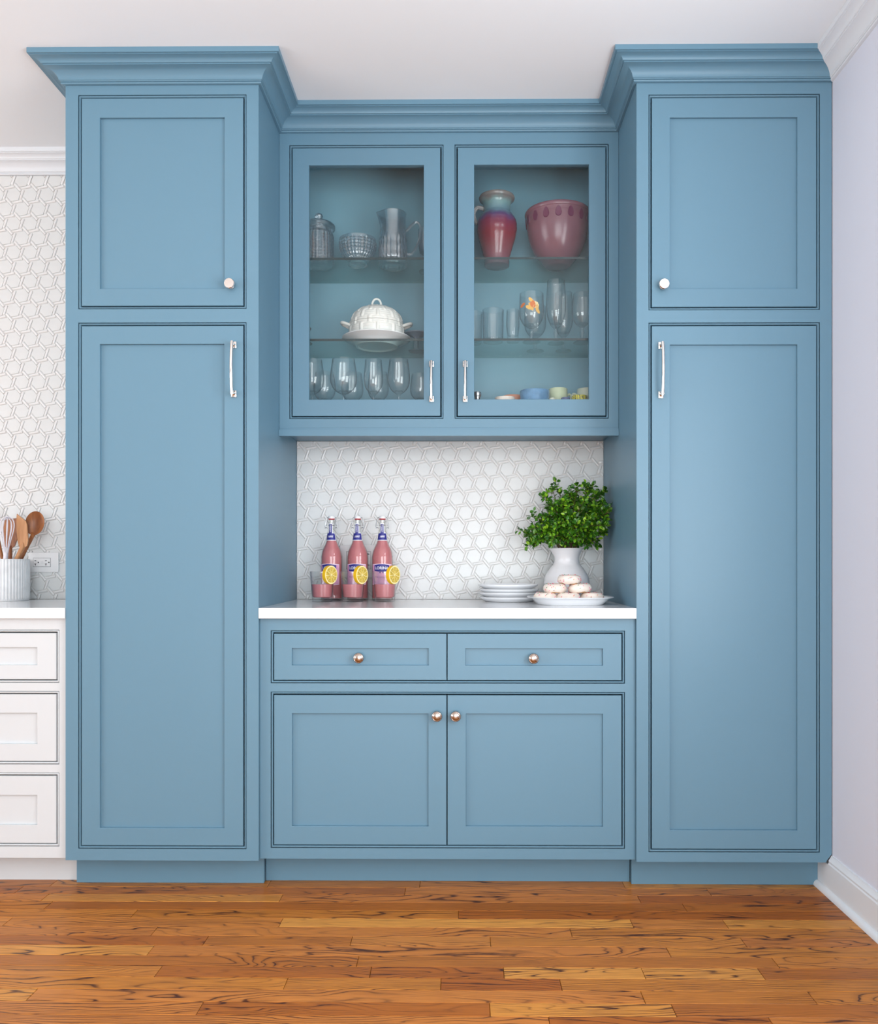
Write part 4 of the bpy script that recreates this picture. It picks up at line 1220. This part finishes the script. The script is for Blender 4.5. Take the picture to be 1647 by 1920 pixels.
MB().tube([tuple(botw + axis * 0.06), tuple(botw), tuple(botw + (foot - botw) * 0.5), tuple(foot)], [0.0068, 0.0085, 0.0095, 0.0085], 12).build('handle', WIRE, t)

# ================================================================== contents of the glass-door cupboard
def zat(v, Y): return at(860, v, Y).z
def lathe_thing(name, prof, m, label, cat, u, Y, z, group=None, seg=40, fn=None, angle=50):
    o = MB().lathe(prof, seg, fn=fn).build(name, m, angle=angle)
    o.location = (at(u, 600, Y).x, Y, z + 0.0004)
    return tag(o, label, cat, group)
def hollow(outer, wall=0.0016, foot=None):
    """drinking vessel profile: up the outside, over the rim, down the inside"""
    inner = [(max(r - wall, 0), z) for r, z in outer if z > outer[0][1] + 0.002]
    return outer + [(outer[-1][0] - wall * 0.5, outer[-1][1] + wall * 0.4)] + inner[::-1]
def facet(n, amp, z0=0.0, z1=9.0, twist=0.0):
    """diamond cutting pressed into a surface of revolution"""
    def f(r, z, a):
        if z < z0 or z > z1: return r, z
        q = math.cos(n * a + twist * z) * math.cos(n * a - twist * z)
        return r + amp * q, z
    return f
# ---- left bay, top shelf: cut crystal
zt = ZS1
x_, Y = 598, 0.44
t = thing('crystal_jar', 'lidded cut crystal jar at the left of the top shelf', 'jar', (at(x_, 450, Y).x, Y, zt + 0.0004), 0, 'cut crystal on the top shelf')
op = [(0.040, 0.0), (0.050, 0.003)] + [(0.0545, 0.008 + 0.004 * i) for i in range(28)] + [(0.052, 0.124), (0.046, 0.130), (0.046, 0.138)]
MB().lathe([(0, 0.0)] + op + [(0.0435, 0.138), (0.0435, 0.130), (0.048, 0.120), (0.0490, 0.012), (0, 0.009)], 96, fn=facet(12, 0.0030, 0.01, 0.118, 260)).build('body', CRYSTAL, t, angle=20)
lid = MB().lathe([(0, 0.1392), (0.058, 0.1392), (0.0605, 0.142), (0.0600, 0.152), (0.056, 0.158), (0.040, 0.166), (0.018, 0.170), (0.011, 0.173), (0.009, 0.178), (0.013, 0.183), (0.0155, 0.190), (0.012, 0.197), (0, 0.200)], 72, fn=facet(18, 0.0010, 0.143, 0.167, 0)).build('lid', CRYSTAL, t, angle=20)
Y = 0.43
op = [(0.030, 0.0), (0.036, 0.002), (0.034, 0.008), (0.030, 0.014), (0.042, 0.022), (0.054, 0.034), (0.062, 0.048), (0.0665, 0.062), (0.0685, 0.076), (0.0680, 0.088), (0.0672, 0.098)]
op = op[:4] + spline(op[3:], 4)[1:]
o = lathe_thing('crystal_bowl', [(0, 0.0)] + op + [(0.0650, 0.099)] + [(r - 0.004, z + 0.001) for r, z in op[::-1] if z > 0.016] + [(0, 0.018)], CRYSTAL, 'footed cut crystal bowl between the jar and the pitcher', 'bowl', 671, Y, zt, 'cut crystal on the top shelf', 96, facet(14, 0.0028, 0.022, 0.088, 300), 20)
Y = 0.44
t = thing('crystal_pitcher', 'cut crystal pitcher with a looped handle on the top shelf', 'pitcher', (at(737, 450, Y).x, Y, zt + 0.0004), 0, 'cut crystal on the top shelf')
op = spline([(0.050, 0.0), (0.0535, 0.004), (0.0525, 0.03), (0.0510, 0.08), (0.0485, 0.125), (0.0470, 0.150), (0.0480, 0.176), (0.0505, 0.197)], 5)
def pit(r, z, a):
    r2, z2 = facet(10, 0.0028, 0.008, 0.105, 220)(r, z, a)
    k = max(0, (z - 0.150) / 0.05) * math.exp(-((a - PI) / 0.35) ** 2)
    return r2 + 0.013 * k, z2 + 0.004 * k
MB().lathe([(0, 0.0)] + op + [(0.0490, 0.1985)] + [(r - 0.0035, z) for r, z in op[::-1] if z > 0.012] + [(0, 0.014)], 96, fn=pit).build('body', CRYSTAL, t, angle=25)
MB().tube(spline([(0.0500, 0, 0.132), (0.066, 0, 0.150), (0.085, 0, 0.166), (0.099, 0, 0.158), (0.1035, 0, 0.132), (0.098, 0, 0.098), (0.082, 0, 0.062), (0.066, 0, 0.046), (0.0520, 0, 0.048)], 5), 0.0062, 10, flat=0.75).build('handle', CRYSTAL, t)
o = lathe_thing('crystal_goblet', hollow([(0.0, 0.0), (0.032, 0.0), (0.033, 0.003), (0.008, 0.010), (0.006, 0.05), (0.012, 0.06), (0.030, 0.075), (0.036, 0.11), (0.036, 0.16)], 0.002), CRYSTAL, 'crystal goblet half hidden by the door frame, right of the pitcher', 'goblet', 802, 0.50, zt, 'cut crystal on the top shelf', 40)
# ---- left bay, middle shelf: basket tureen on a plate
YT2 = 0.462; UT = 706.5
o = lathe_thing('serving_plate', [(0, 0.006), (0.070, 0.005), (0.072, 0.0), (0.078, 0.0), (0.081, 0.007), (0.105, 0.0190), (0.125, 0.0285), (0.1285, 0.0300), (0.1280, 0.0325), (0.124, 0.0320), (0.104, 0.0235), (0.086, 0.0135), (0, 0.0130)], PORC, 'white round plate under the basket-weave tureen', 'plate', UT, YT2, ZS2, None, 64)
zt2 = ZS2 + 0.0004 + 0.0134
t = thing('lidded_tureen', 'white basket-weave tureen with a domed lid on the middle shelf', 'tureen', (at(UT, 600, YT2).x, YT2, zt2), R(4))
IVORY = mat('ivory_glazed_ceramic', (0.80, 0.79, 0.75), 0.25)
def weave(scale):
    def f(r, z, a):
        if r < 0.02: return r, z
        n = 10; row = math.floor(z / 0.0260); ph = (a * n / (2 * PI) + 0.5 * (row % 2)) % 1.0
        zz = (z / 0.0260) % 1.0
        if ph < 0.24: d = 0.0046 * math.sin(PI * ph / 0.24) ** 0.5                 # upright stake
        else: d = 0.0034 * abs(math.sin(3 * PI * zz)) ** 0.5 * math.sin(PI * (ph - 0.24) / 0.76) ** 0.35   # woven strands
        return r + d * scale, z
    return f
dome = spline([(0.060, 0.0), (0.083, 0.004), (0.097, 0.018), (0.1015, 0.040), (0.0985, 0.066)], 12)
MB().lathe([(0, 0.002)] + dome + [(0.094, 0.067), (0.06, 0.066), (0, 0.066)], 208, fn=weave(1)).build('pot', IVORY, t, angle=60)
dome = spline([(0.0985, 0.0672), (0.0930, 0.090), (0.0790, 0.112), (0.055, 0.128), (0.028, 0.137), (0.0, 0.140)], 10)
lid = MB().lathe([(0, 0.0672)] + dome[:-1] + [(0.0, 0.140)], 208, fn=weave(1)).build('lid', IVORY, t, angle=60)
n = 18
MB().tube([(0.0175 * math.cos(PI * i / n), 0.0, 0.136 + 0.031 * math.sin(PI * i / n) ** 0.8) for i in range(n + 1)], 0.0040, 8).build('loop_handle', IVORY, lid)
for sx in (-1, 1):
    MB().tube(spline([(sx * 0.095, -0.022, 0.060), (sx * 0.112, -0.020, 0.067), (sx * 0.127, -0.012, 0.073), (sx * 0.130, 0.0, 0.074), (sx * 0.127, 0.012, 0.073), (sx * 0.112, 0.020, 0.067), (sx * 0.095, 0.022, 0.060)], 4), 0.0060, 8).build('side_handle', IVORY, t)
o = lathe_thing('pewter_candlestick', [(0, 0), (0.022, 0), (0.024, 0.004), (0.010, 0.010), (0.008, 0.03), (0.012, 0.040), (0.016, 0.050), (0.020, 0.056), (0.020, 0.060), (0.010, 0.062), (0, 0.060)], STEEL, 'small dark metal candlestick at the left end of the middle shelf', 'candlestick', 574, 0.42, ZS2, None, 24)
o = lathe_thing('footed_dish', [(0, 0.0), (0.030, 0.0), (0.031, 0.003), (0.010, 0.010), (0.008, 0.050), (0.016, 0.058), (0.046, 0.066), (0.0475, 0.070), (0.0455, 0.070), (0.014, 0.063), (0, 0.062)], mat('grey_blue_ceramic', (0.20, 0.26, 0.33), 0.3), 'small grey footed dish behind the tureen\'s right handle', 'dish', 781, 0.53, ZS2, None, 40)
# ---- wine glasses on the floor of the left bay
def wine(R_, h, rim, stem=0.104, foot=0.036):
    hb = h - stem
    o = [(0.0, 0.0), (foot, 0.0), (foot, 0.0012), (foot * 0.5, 0.0038), (0.0055, 0.009), (0.0040, 0.022), (0.0036, stem * 0.6), (0.0042, stem - 0.010), (0.0075, stem - 0.002)]
    b = spline([(0.0075, stem - 0.002), (R_ * 0.55, stem + hb * 0.07), (R_ * 0.88, stem + hb * 0.22), (R_, stem + hb * 0.42), (R_ * 0.96, stem + hb * 0.66), (rim, h)], 4)
    outp = o + b[1:]
    return outp + [(rim - 0.0004, h + 0.0006)] + [(r - 0.0011, z) for r, z in b[::-1][:-3]] + [(R_ * 0.3, stem + 0.012), (0, stem + 0.008)]
WG = 'wine glasses in the left bay'
for (u, R_, h, rim, Y, lab) in ((585.5, 0.044, 0.230, 0.036, 0.40, 'wine glass cut by the left stile of the glass door, front row'),
                               (644.5, 0.0495, 0.232, 0.041, 0.40, 'widest balloon wine glass of the front row'),
                               (700.5, 0.0355, 0.230, 0.030, 0.405, 'slim wine glass, third from the left in the front row'),
                               (748, 0.0415, 0.230, 0.034, 0.40, 'wine glass nearest the handle of the left door, front row'),
                               (609, 0.042, 0.205, 0.035, 0.50, 'wine glass behind the gap between the two leftmost front glasses'),
                               (661, 0.042, 0.205, 0.035, 0.51, 'wine glass behind the widest balloon glass'),
                               (709.5, 0.040, 0.205, 0.034, 0.50, 'wine glass in the back row behind the slim one'),
                               (789, 0.040, 0.195, 0.034, 0.49, 'wine glass at the right end of the left bay, half behind the stile')):
    lathe_thing('wine_glass', wine(R_, h, rim, 0.104 if Y < 0.45 else 0.095), GLASSW, lab, 'wine glass', u, Y, ZF, WG, 40)

# ---- right bay, top shelf
def vase_mat():
    m, n, l = nodes_of('teal_to_red_drip_glaze')
    p = n['Principled BSDF']; tc = n.new('ShaderNodeTexCoord'); sp = n.new('ShaderNodeSeparateXYZ')
    no = n.new('ShaderNodeTexNoise'); no.inputs['Scale'].default_value = 22; no.inputs['Detail'].default_value = 4
    l.new(tc.outputs['Object'], no.inputs['Vector']); l.new(tc.outputs['Object'], sp.inputs[0])
    ad = n.new('ShaderNodeMath'); ad.operation = 'MULTIPLY_ADD'; ad.inputs[1].default_value = 0.05; l.new(no.outputs['Fac'], ad.inputs[0]); l.new(sp.outputs[2], ad.inputs[2])
    mr = n.new('ShaderNodeMapRange'); mr.inputs[1].default_value = 0.025; mr.inputs[2].default_value = 0.285; l.new(ad.outputs[0], mr.inputs[0])
    r = n.new('ShaderNodeValToRGB'); l.new(mr.outputs[0], r.inputs['Fac'])
    r.color_ramp.elements[0].color = (0.22, 0.10, 0.13, 1); r.color_ramp.elements[1].color = (0.20, 0.18, 0.17, 1)
    for pos, c in ((0.24, (0.19, 0.045, 0.06)), (0.42, (0.185, 0.012, 0.026)), (0.57, (0.155, 0.014, 0.055)), (0.66, (0.085, 0.05, 0.15)), (0.74, (0.11, 0.21, 0.28)), (0.88, (0.17, 0.30, 0.31)), (0.95, (0.17, 0.16, 0.16))):
        e = r.color_ramp.elements.new(pos); e.color = (*c, 1)
    l.new(r.outputs[0], p.inputs['Base Color']); p.inputs['Roughness'].default_value = 0.16
    return m
Y = 0.44; UV = 932
t = thing('glazed_vase', 'tall vase glazed teal over deep red on the top shelf', 'vase', (at(UV, 440, Y).x, Y, ZS1 + 0.0004), 0)
op = [(0.0440, 0.0), (0.0465, 0.004), (0.0470, 0.030), (0.0560, 0.060), (0.0690, 0.105), (0.0750, 0.140), (0.0720, 0.168), (0.0585, 0.190), (0.0500, 0.203), (0.0500, 0.222), (0.0540, 0.236), (0.0650, 0.2475), (0.0665, 0.2535)]
op = spline(op, 6)
ribs = lambda r, z, a: (r + 0.0005 * math.sin(z * 900), z)
MB().lathe([(0, 0.0)] + op + [(0.0640, 0.2590), (0.0600, 0.2565)] + [(r - 0.006, z) for r, z in op[::-1] if z > 0.02] + [(0, 0.014)], 56, fn=ribs).build('body', vase_mat(), t, angle=60)
MB().tube(spline([(-0.048, 0.0, 0.214), (-0.072, 0.002, 0.220), (-0.086, 0.004, 0.200), (-0.080, 0.004, 0.170), (-0.070, 0.002, 0.160)], 5), 0.0075, 8).build('handle', mat('grey_glaze', (0.30, 0.30, 0.30), 0.2), t)
Y = 0.455; UB = 1046
ROSE = mat('dusty_rose_glaze', (0.185, 0.080, 0.106), 0.2, vary=0.08, vscale=20)
PLUM = mat('plum_leaf_glaze', (0.12, 0.022, 0.060), 0.25)
t = thing('mixing_bowl', 'dusty rose ceramic bowl with plum leaf motifs on the top shelf', 'bowl', (at(UB, 440, Y).x, Y, ZS1 + 0.0004), 0)
op = spline([(0.040, 0.0), (0.046, 0.004), (0.062, 0.022), (0.086, 0.052), (0.103, 0.090), (0.1130, 0.130), (0.1170, 0.165), (0.1185, 0.186), (0.1220, 0.191), (0.1225, 0.200)], 6)
MB().lathe([(0, 0.0)] + op + [(0.1195, 0.2045), (0.1160, 0.2010)] + [(r - 0.006, z) for r, z in op[::-1] if 0.02 < z < 0.19] + [(0, 0.016)], 64, fn=lambda r, z, a: (r + 0.0004 * math.sin(z * 520), z)).build('body', ROSE, t, angle=60)
def orad(z):
    for (r0, z0), (r1, z1) in zip(op, op[1:]):
        if z0 <= z <= z1: return r0 + (r1 - r0) * (z - z0) / max(z1 - z0, 1e-6)
    return op[-1][0]
for k in range(16):
    am = R(-5) + 2 * PI * k / 16
    m = MB(); n = 14; ctr = 0.166
    prof = []
    for i in range(n):
        q = 2 * PI * i / n
        w = 0.0115 * math.sin(q) * (1 - 0.25 * math.cos(q)); hgt = 0.0190 * math.cos(q)
        prof.append((w, hgt))
    vs, fs = [], []
    for lift, sc in ((0.0, 1.0), (0.0022, 0.92), (0.0016, 0.74)):
        for w, hgt in prof:
            z = ctr + hgt * sc; r = orad(z) + lift; a = am + w * sc / r
            vs.append((r * math.sin(a), -r * math.cos(a), z))
    for ring_ in range(2):
        for i in range(n): fs.append((ring_ * n + i, ring_ * n + (i + 1) % n, (ring_ + 1) * n + (i + 1) % n, (ring_ + 1) * n + i))
    fs.append(tuple(range(2 * n, 3 * n)))
    m.add(vs, fs).build('leaf_motif', PLUM, t, angle=30)
# ---- right bay, middle shelf: glasses
GR = 'glasses on the middle shelf of the right bay'
def tumb(rb, rt, h, wall=0.0022, base=0.010): return [(0, 0), (rb - 0.001, 0), (rb, 0.001), (rt, h - 0.001), (rt - wall * 0.5, h), (rt - wall, h - 0.001), (rb - wall, base + 0.002), (rb - wall - 0.003, base), (0, base)]
flut = lambda n, amp, z1: (lambda r, z, a: (r + (amp * math.cos(n * a) if 0.004 < z < z1 and r > 0.01 else 0), z))
def tumb_rows(rb, rt, h):
    pts = [(0, 0), (rb - 0.001, 0)] + [(rb + (rt - rb) * i / 10, 0.002 + (h - 0.003) * i / 10) for i in range(11)]
    return pts + [(rt - 0.0012, h), (rt - 0.0026, h - 0.001), (rb - 0.002, 0.012), (0, 0.010)]
lathe_thing('tumbler', tumb_rows(0.036, 0.0395, 0.119), GLASSW, 'ribbed straight tumbler at the left of the middle shelf, whole in view', 'tumbler', 925, 0.40, ZS2, GR, 96, flut(24, 0.0008, 0.075))
lathe_thing('tumbler', tumb_rows(0.032, 0.036, 0.115), GLASSW, 'ribbed tumbler cut by the left stile of the right door', 'tumbler', 887, 0.42, ZS2, GR, 96, flut(24, 0.0008, 0.075))
lathe_thing('tumbler', [(0, 0), (0.021, 0), (0.022, 0.003), (0.0205, 0.02), (0.0245, 0.06), (0.0235, 0.095), (0.0225, 0.118), (0.0212, 0.1185), (0.0222, 0.095), (0.0230, 0.06), (0.018, 0.024), (0, 0.020)], GLASSW, 'slim plain glass beside the goblet with the yellow flower', 'tumbler', 962, 0.40, ZS2, GR)
def goblet(Rb, h, stem, rim, foot=0.033, knob=0.009):
    hb = h - stem
    o = [(0, 0), (foot, 0), (foot, 0.0018), (foot * 0.55, 0.006), (0.007, 0.012), (0.006, stem * 0.4), (knob, stem * 0.62), (0.006, stem * 0.85), (0.010, stem)]
    b = spline([(0.010, stem), (Rb * 0.62, stem + hb * 0.09), (Rb * 0.93, stem + hb * 0.28), (Rb, stem + hb * 0.5), ((Rb + rim) / 2, stem + hb * 0.78), (rim, h)], 4)
    return o + b[1:] + [(rim - 0.0008, h + 0.0008)] + [(r - 0.0018, z) for r, z in b[::-1][:-4]] + [(Rb * 0.3, stem + hb * 0.10), (0, stem + hb * 0.08)]
Yg = 0.40
t = thing('stemmed_goblet', 'stout stemmed goblet with a yellow flower print', 'goblet', (at(997, 590, Yg).x, Yg, ZS2 + 0.0004), 0, GR)
gp_ = goblet(0.0455, 0.177, 0.052, 0.0435)
MB().lathe(gp_, 48).build('glass', GLASSW, t)
def grad_(z):
    pr = [q for q in gp_[8:29]]
    for (r0, z0), (r1, z1) in zip(pr, pr[1:]):
        if z0 <= z <= z1 and z1 > z0: return r0 + (r1 - r0) * (z - z0) / (z1 - z0)
    return 0.0445
YEL = mat('yellow_print', (0.72, 0.42, 0.10), 0.5); ORG = mat('orange_print', (0.60, 0.16, 0.03), 0.5); LEM = mat('pale_yellow_print', (0.80, 0.66, 0.36), 0.5)
fr_ = random.Random(3)
m1, m2, m3 = MB(), MB(), MB()
for k in range(16):
    ang = fr_.uniform(0, 2 * PI); rr = abs(fr_.gauss(0, 0.011))
    cx_, cz_ = 0.002 + rr * math.cos(ang) * 1.15, 0.122 + rr * math.sin(ang)
    tgt = (m1, m3, m1, m2)[k % 4]
    L = fr_.uniform(0.009, 0.015); w = L * 0.5; q = fr_.uniform(0, PI)
    vs = []
    for i in range(8):
        e = 2 * PI * i / 8; px_, pz_ = L * math.cos(e), w * math.sin(e)
        xx, zz_ = cx_ + px_ * math.cos(q) - pz_ * math.sin(q), cz_ + px_ * math.sin(q) + pz_ * math.cos(q)
        r = grad_(zz_) + 0.0004 + 0.0001 * k; a = xx / 0.045
        vs.append((r * math.sin(a), -r * math.cos(a), zz_))
    tgt.add(vs, [tuple(range(8))])
fo = m1.build('flower_print', YEL, t); m2.build('flower_centre', ORG, fo); m3.build('pale_petals', LEM, fo)
lathe_thing('pilsner_glass', goblet(0.0370, 0.232, 0.058, 0.0325, 0.031), GLASSW, 'tallest stemmed beer glass on the middle shelf, front', 'beer glass', 1043, 0.42, ZS2, GR)
lathe_thing('pilsner_glass', goblet(0.0370, 0.222, 0.055, 0.0325, 0.031), GLASSW, 'stemmed beer glass standing behind the tallest one', 'beer glass', 1057, 0.53, ZS2, GR)
lathe_thing('stemmed_goblet', goblet(0.0420, 0.170, 0.052, 0.0400), GLASSW, 'plain goblet in the back row behind the flower goblet', 'goblet', 1004, 0.53, ZS2, GR)
lathe_thing('stemmed_goblet', goblet(0.0385, 0.180, 0.060, 0.0330), GLASSW, 'plain goblet at the right end of the middle shelf, cut by the stile', 'goblet', 1092, 0.41, ZS2, GR)
# ---- right bay, floor: cups and bowls
lathe_thing('candle_holder', [(0, 0), (0.018, 0), (0.018, 0.04), (0.011, 0.052), (0.010, 0.070), (0.013, 0.076), (0.010, 0.082), (0.010, 0.090), (0.0135, 0.097), (0.0150, 0.106), (0.0130, 0.1105), (0, 0.112)], STEEL, 'small silver candle holder at the left of the cupboard floor', 'candle holder', 895.5, 0.40, ZF, None, 24)
def cup(name, label, cat, u, Y, r, h, m, handle=None, flare=0.96, group='crockery on the floor of the right bay'):
    t = thing(name, label, cat, (at(u, 740, Y).x, Y, ZF + 0.0004), 0, group)
    op = [(0, 0), (r * 0.72, 0), (r * 0.80, 0.004), (r * flare, 0.018), (r, h * 0.55), (r, h - 0.002), (r - 0.0015, h), (r - 0.0035, h - 0.002), (r - 0.004, h * 0.5), (r * 0.85, 0.014), (0, 0.010)]
    MB().lathe(op, 40).build('body', m, t, angle=50)
    if handle is not None:
        d = Vector((math.cos(handle), math.sin(handle), 0))
        pts = [Vector((0, 0, h * 0.82)) + d * (r - 0.001), Vector((0, 0, h * 0.86)) + d * (r + 0.015), Vector((0, 0, h * 0.62)) + d * (r + 0.026), Vector((0, 0, h * 0.36)) + d * (r + 0.016), Vector((0, 0, h * 0.30)) + d * (r - 0.001)]
        MB().tube(spline([tuple(p) for p in pts], 5), 0.0042, 8).build('handle', m, t)
    return t
SAGE = mat('pale_sage_glaze', (0.50, 0.56, 0.38), 0.2, vary=0.05, vscale=30); DENIM = mat('denim_blue_glaze', (0.11, 0.24, 0.40), 0.18, vary=0.2, vscale=40)
CREAM = mat('cream_glaze', (0.72, 0.64, 0.57), 0.3); PEACH = mat('terracotta_peach_glaze', (0.62, 0.27, 0.17), 0.4)
SAGE2 = mat('grey_sage_glaze', (0.46, 0.50, 0.40), 0.25, vary=0.08, vscale=30)
cup('serving_bowl', 'denim blue bowl in the middle of the cupboard floor', 'bowl', 1003, 0.395, 0.0545, 0.113, DENIM)
cup('serving_bowl', 'low cream bowl left of the denim blue bowl', 'bowl', 947, 0.384, 0.037, 0.087, CREAM)
cup('serving_bowl', 'peach bowl behind the low cream bowl', 'bowl', 962, 0.475, 0.040, 0.110, PEACH)
cup('coffee_mug', 'pale sage mug beside the denim blue bowl', 'mug', 1047, 0.445, 0.0345, 0.131, SAGE, R(20))
cup('coffee_mug', 'grey sage mug at the right stile with its handle to the left', 'mug', 1100, 0.455, 0.035, 0.132, SAGE2, R(180))
def stripe_mat():
    m, n, l = nodes_of('yellow_black_patterned_glaze')
    p = n['Principled BSDF']; tc = n.new('ShaderNodeTexCoord'); w = n.new('ShaderNodeTexWave'); w.inputs['Scale'].default_value = 55; w.inputs['Distortion'].default_value = 6; w.inputs['Detail Scale'].default_value = 2
    r = n.new('ShaderNodeValToRGB'); r.color_ramp.interpolation = 'CONSTANT'
    r.color_ramp.elements[0].color = (0.06, 0.07, 0.05, 1); r.color_ramp.elements[1].position = 0.4; r.color_ramp.elements[1].color = (0.60, 0.52, 0.04, 1)
    l.new(tc.outputs['Object'], w.inputs['Vector']); l.new(w.outputs['Fac'], r.inputs['Fac']); l.new(r.outputs[0], p.inputs['Base Color']); p.inputs['Roughness'].default_value = 0.3
    return m
cup('espresso_cup', 'small yellow and black patterned cup in front of the grey sage mug', 'cup', 1087, 0.377, 0.0290, 0.091, stripe_mat())
cup('espresso_cup', 'small slate blue cup in front of the pale sage mug', 'cup', 1061, 0.368, 0.0165, 0.083, mat('slate_blue_glaze', (0.10, 0.12, 0.22), 0.25))
cup('espresso_cup', 'small cream cup right of the denim blue bowl', 'cup', 1036, 0.358, 0.0110, 0.080, mat('ivory_cup_glaze', (0.62, 0.62, 0.50), 0.3))
